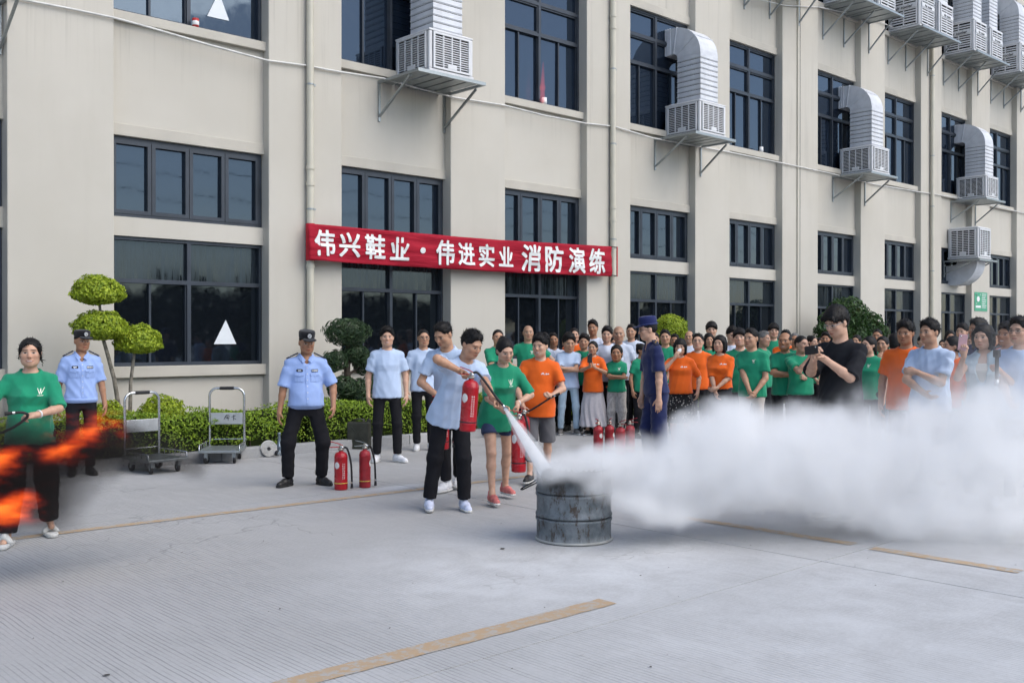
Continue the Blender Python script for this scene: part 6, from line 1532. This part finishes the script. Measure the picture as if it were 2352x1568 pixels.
for i, (px, top, hh, sx, sh, hr, yw, lb) in enumerate(((1750, 888, 36, 'm', 'green', 'short', 0, 'back row head just right of the officer\'s neck'), (1990, 900, 36, 'f', 'orange', 'tied', 10, 'back row woman behind the clasped-hands man'), (2190, 900, 36, 'f', 'green', 'bob', 0, 'back row woman left of the black sleeve'), (2290, 892, 40, 'f', 'green', 'tied', -20, 'back row woman behind the black shoulder'), (2425, 905, 38, 'm', 'green', 'short', 0, 'back row man behind the heavyset man'), (2655, 885, 40, 'f', 'orange', 'bob', 0, 'back row woman behind the denim vest'))):
    back(px, top, hh, lb, sx, sh, hr, 'mid', yaw=yw)
# ------------------------------------------------------------------ powder cloud, jet, flames, black smoke (volumes made in place by geometry nodes)
class GN:
    def __init__(s, name):
        s.t = bpy.data.node_groups.new(name, 'GeometryNodeTree'); s.t.interface.new_socket('Geometry', in_out='OUTPUT', socket_type='NodeSocketGeometry')
        s.out = s.t.nodes.new('NodeGroupOutput')
    def n(s, typ, **kw):
        nd = s.t.nodes.new(typ)
        for k, v in kw.items(): setattr(nd, k, v)
        return nd
    def set(s, nd, key, v):
        if isinstance(v, bpy.types.NodeSocket): s.t.links.new(v, nd.inputs[key])
        else: nd.inputs[key].default_value = v
    def math(s, op, a, b=0.0, clamp=False):
        nd = s.n('ShaderNodeMath', operation=op, use_clamp=clamp); s.set(nd, 0, a); s.set(nd, 1, b); return nd.outputs[0]
    def vec(s, op, a, b=None):
        nd = s.n('ShaderNodeVectorMath', operation=op); s.set(nd, 0, a)
        if b is not None: s.set(nd, 1, b)
        return nd.outputs['Value'] if op in ('LENGTH', 'DOT_PRODUCT') else nd.outputs[0]
    def noise(s, v, scale, detail=3, rough=.55, dist=0.0):
        nd = s.n('ShaderNodeTexNoise'); s.set(nd, 'Vector', v); s.set(nd, 'Scale', scale); s.set(nd, 'Detail', detail); s.set(nd, 'Roughness', rough); s.set(nd, 'Distortion', dist); return nd.outputs[0]
def cloud(name, label, cat, puffs, mat, res, noise=(2.6, 4, .6, .9), gain=1.0, thr=.32, stretch=(1, 1, 1), lo=None, hi=None, warp=.0):
    """puffs: (x, y photo column/row, depth, half-width, half-depth, half-height in metres, weight); frame: right / away / up at the camera"""
    ri, fw = Vector((SN, -CS, 0)), Vector((CS, SN, 0)); c0 = atd(puffs[0][0], puffs[0][1], puffs[0][2])
    loc = []
    for (x, y, t, rx, ry, rz, w) in puffs:
        p = atd(x, y, t) - c0; loc.append((p.dot(ri), p.dot(fw), p.z, rx, ry, rz, w))
    L = np.array(loc); mn = (L[:, :3] - L[:, 3:6] * 1.5).min(0); mx = (L[:, :3] + L[:, 3:6] * 1.5).max(0)
    if lo is not None: mn = np.maximum(mn, lo)
    if hi is not None: mx = np.minimum(mx, hi)
    mn[2] = max(mn[2], -c0.z + .006)
    g = GN(name); pos = g.n('GeometryNodeInputPosition').outputs[0]
    q = pos
    if warp:
        nd = g.n('ShaderNodeTexNoise'); g.set(nd, 'Vector', pos); g.set(nd, 'Scale', 1.6); g.set(nd, 'Detail', 3.0)
        q = g.vec('ADD', pos, g.vec('MULTIPLY', g.vec('SUBTRACT', nd.outputs[1], (.5, .5, .5)), (warp, warp, warp)))
    tot = None
    for (x, y, z, rx, ry, rz, w) in loc:
        d = g.vec('LENGTH', g.vec('MULTIPLY', g.vec('SUBTRACT', q, (x, y, z)), (1 / rx, 1 / ry, 1 / rz)))
        e = g.math('MULTIPLY', g.math('POWER', 2.718, g.math('MULTIPLY', g.math('MULTIPLY', d, d), -1.6)), w)
        tot = e if tot is None else g.math('ADD', tot, e)
    n1 = g.noise(g.vec('MULTIPLY', pos, stretch), *noise[:3])
    v = g.math('ADD', tot, g.math('MULTIPLY', g.math('SUBTRACT', n1, .5), noise[3]))
    v = g.math('MULTIPLY', g.math('MAXIMUM', g.math('SUBTRACT', v, thr), 0.0), gain)
    v = g.math('MULTIPLY', v, g.math('MINIMUM', g.math('MULTIPLY', tot, 3.0), 1.0))
    vc = g.n('GeometryNodeVolumeCube'); g.set(vc, 'Density', v); g.set(vc, 'Background', 0.0); g.set(vc, 'Min', tuple(mn)); g.set(vc, 'Max', tuple(mx))
    for k, a in zip(('X', 'Y', 'Z'), range(3)): g.set(vc, 'Resolution ' + k, max(8, int((mx[a] - mn[a]) / res)))
    sm = g.n('GeometryNodeSetMaterial'); g.set(sm, 'Geometry', vc.outputs[0]); g.set(sm, 'Material', mat); g.t.links.new(sm.outputs[0], g.out.inputs[0])
    vd = bpy.data.volumes.new(name); vd.materials.append(mat); o = link(bpy.data.objects.new(name, vd)); o.location = c0; o.rotation_euler = (0, 0, -TH)
    m = o.modifiers.new('puffs', 'NODES'); m.node_group = g.t
    tag(o, label, cat); o['kind'] = 'stuff'
    return o
def vol_mat(name, col, dens, aniso=.0, emis=None):
    m = bpy.data.materials.new(name); m.use_nodes = True; t = m.node_tree; t.nodes.remove(t.nodes['Principled BSDF'])
    v = t.nodes.new('ShaderNodeVolumePrincipled'); v.inputs['Color'].default_value = (*col, 1); v.inputs['Density'].default_value = dens; v.inputs['Anisotropy'].default_value = aniso
    if emis:
        a = t.nodes.new('ShaderNodeAttribute'); a.attribute_name = 'density'; r = t.nodes.new('ShaderNodeValToRGB'); t.links.new(a.outputs['Fac'], r.inputs[0])
        e = r.color_ramp.elements; e[0].position = .0; e[0].color = (.5, .012, .0, 1); e[1].position = 1.0; e[1].color = (1.0, .17, .018, 1)
        t.links.new(r.outputs[0], v.inputs['Emission Color']); ml = t.nodes.new('ShaderNodeMath'); ml.operation = 'MULTIPLY'; ml.inputs[1].default_value = emis; t.links.new(a.outputs['Fac'], ml.inputs[0]); t.links.new(ml.outputs[0], v.inputs['Emission Strength'])
    t.links.new(v.outputs[0], t.nodes['Material Output'].inputs['Volume']); return m
M_POWDER = vol_mat('white_powder', (.985, .988, .992), 6.5)
PUFF = [(1262, 1078, 7.6, .15, .20, .11, 2.0), (1335, 1062, 7.65, .28, .28, .16, 1.8), (1415, 1072, 7.7, .34, .32, .24, 1.5), (1500, 1092, 7.75, .36, .35, .32, 1.3), (1360, 1125, 7.38, .15, .10, .10, 1.1), (1430, 1148, 7.35, .20, .18, .13, 1.1), (1505, 1178, 7.5, .26, .28, .17, 1.15), (1570, 1185, 7.55, .16, .2, .10, .9),
        (1590, 1070, 7.8, .44, .40, .40, 1.3), (1595, 985, 7.9, .24, .3, .18, .8), (1690, 1040, 7.9, .46, .45, .42, 1.3), (1672, 950, 8.0, .28, .35, .22, 1.0), (1745, 940, 8.1, .26, .4, .16, .6), (1790, 1045, 7.9, .48, .48, .36, 1.2), (1900, 1055, 8.0, .52, .5, .40, 1.15), (1830, 985, 8.1, .28, .35, .20, .6),
        (1880, 960, 8.1, .28, .4, .16, .55), (2020, 1060, 8.1, .54, .55, .48, 1.2), (1985, 940, 8.2, .30, .4, .20, .5), (2140, 1070, 8.2, .54, .55, .50, .95), (2110, 950, 8.2, .40, .45, .26, .7), (2260, 1050, 8.2, .55, .6, .60, .88), (2240, 920, 8.2, .38, .5, .28, .6), (2380, 1010, 8.2, .55, .6, .75, .9), (2340, 840, 8.1, .26, .4, .24, .55),
        (1620, 1150, 7.7, .30, .3, .14, .6), (1760, 1150, 7.8, .36, .35, .15, .5), (1895, 1158, 7.9, .40, .4, .22, .95), (1985, 1175, 7.9, .36, .4, .20, .75), (1312, 1092, 7.42, .17, .10, .06, 1.25), (2060, 1215, 7.85, .26, .3, .16, .95), (2100, 1190, 7.9, .50, .5, .22, .65), (2250, 1210, 7.8, .55, .5, .26, .55), (2380, 1230, 7.7, .5, .5, .32, .55)]
cloud('powder_cloud', 'thick white extinguisher powder cloud drifting right from the drum', 'powder cloud', PUFF, M_POWDER, .034, noise=(3.4, 5, .62, 2.8), gain=.95, thr=.60, warp=.34)
HAZE = [(1640, 1050, 7.6, .55, .4, .45, .9), (1850, 1080, 7.6, .7, .4, .55, 1.0), (2080, 1070, 7.6, .8, .4, .70, 1.0), (2320, 1020, 7.6, .8, .4, .95, 1.1), (2200, 1200, 7.4, .8, .4, .35, .9)]
cloud('powder_haze', 'thin pale powder haze veiling the people at the right', 'powder haze', HAZE, vol_mat('thin_powder', (.985, .988, .992), .75), .07, noise=(1.6, 3, .55, 1.0), gain=1.0, thr=.20, warp=.3)
# the jet from the nozzle into the drum
nz_w = W2(MAN, NOZ); hit = atd(1252, 1080, 7.62)
jt = tag(empty('powder_jet', nz_w), 'narrow white jet of powder from the nozzle into the drum', 'powder jet'); jt['kind'] = 'stuff'
mj = vol_mat('jet_powder', (.985, .988, .992), 30.0)
MB().tube([hit.lerp(nz_w, 1 - t_) - nz_w for t_ in (.03, .12, .3, .5, .75, 1.06)], [.012, .018, .028, .038, .048, .055], 24).build('jet_core', mj, jt)
mj2 = vol_mat('jet_mist', (.985, .988, .992), 3.5)
MB().tube([hit.lerp(nz_w, 1 - t_) - nz_w for t_ in (.05, .3, .5, .75, .95, 1.05)], [.018, .046, .066, .080, .06, .01], 24).build('jet_mist', mj2, jt)

# flames and black smoke blowing in from the left
M_SOOT = vol_mat('black_smoke', (.05, .046, .045), 11.0)
SOOT = [(60, 1080, 6.5, .32, .25, .34, 1.0), (150, 1060, 6.6, .34, .25, .28, 1.0), (215, 1030, 6.7, .32, .25, .20, .8), (300, 1015, 6.9, .36, .25, .20, .75), (100, 1170, 6.4, .28, .25, .18, .7), (350, 1055, 7.0, .32, .25, .16, .6), (420, 1075, 7.1, .25, .25, .10, .4), (-40, 1060, 6.4, .3, .25, .4, .9)]
cloud('black_smoke', 'thin black smoke blowing across the woman and trolley at the left', 'smoke', SOOT, M_SOOT, .035, noise=(2.4, 4, .6, 1.3), gain=.8, thr=.30, warp=.3)
M_FLAME = vol_mat('flame', (.0, .0, .0), .0, emis=13.0)
def flame(label, ps, seed): cloud('flame', label, 'flame', ps, M_FLAME, .014, noise=(10.0, 5, .62, 6.5), gain=.8, thr=.62, stretch=(.30, .8, 1.15), warp=.16)
flame('large orange flame streaming right in front of the guard', [(145, 1028, 6.2, .17, .10, .09, .8), (185, 985, 6.2, .20, .10, .12, .9), (235, 975, 6.25, .16, .09, .10, .8), (265, 1000, 6.3, .09, .07, .07, .5), (110, 985, 6.2, .12, .08, .06, .4)], 1)
flame('orange flame at the bottom left by the woman\'s foot', [(-8, 1165, 5.9, .18, .10, .12, 1.0), (45, 1160, 5.9, .15, .09, .11, .9), (80, 1140, 5.95, .10, .06, .07, .55), (25, 1195, 5.9, .12, .08, .05, .6)], 2)
flame('small orange flame beside the extinguisher at the left edge', [(-10, 1050, 5.95, .16, .09, .09, 1.0), (32, 1042, 5.95, .12, .07, .06, .7), (5, 1085, 5.95, .12, .06, .09, .6)], 3)
tf = onY(1246, 208, 14.1)
fl_ = tag(empty('small_flame', tf), 'small blurred red flame above the can on the third bay sill', 'flame')
s = SDF(); s.cone((0, 0, -.20), (0, 0, .05), .055, .045, k=.03); s.cone((0, 0, .05), (.02, 0, .55), .05, .015, k=.05); mfl = vol_mat('red_flame', (0, 0, 0), 0.0); mv = mfl.node_tree.nodes['Principled Volume']; mv.inputs['Emission Strength'].default_value = 2.0; mv.inputs['Emission Color'].default_value = (.8, .05, .01, 1)
inst('flame_tongue', np_mesh('flame_tongue', *s.mesh(.012), mfl), fl_)
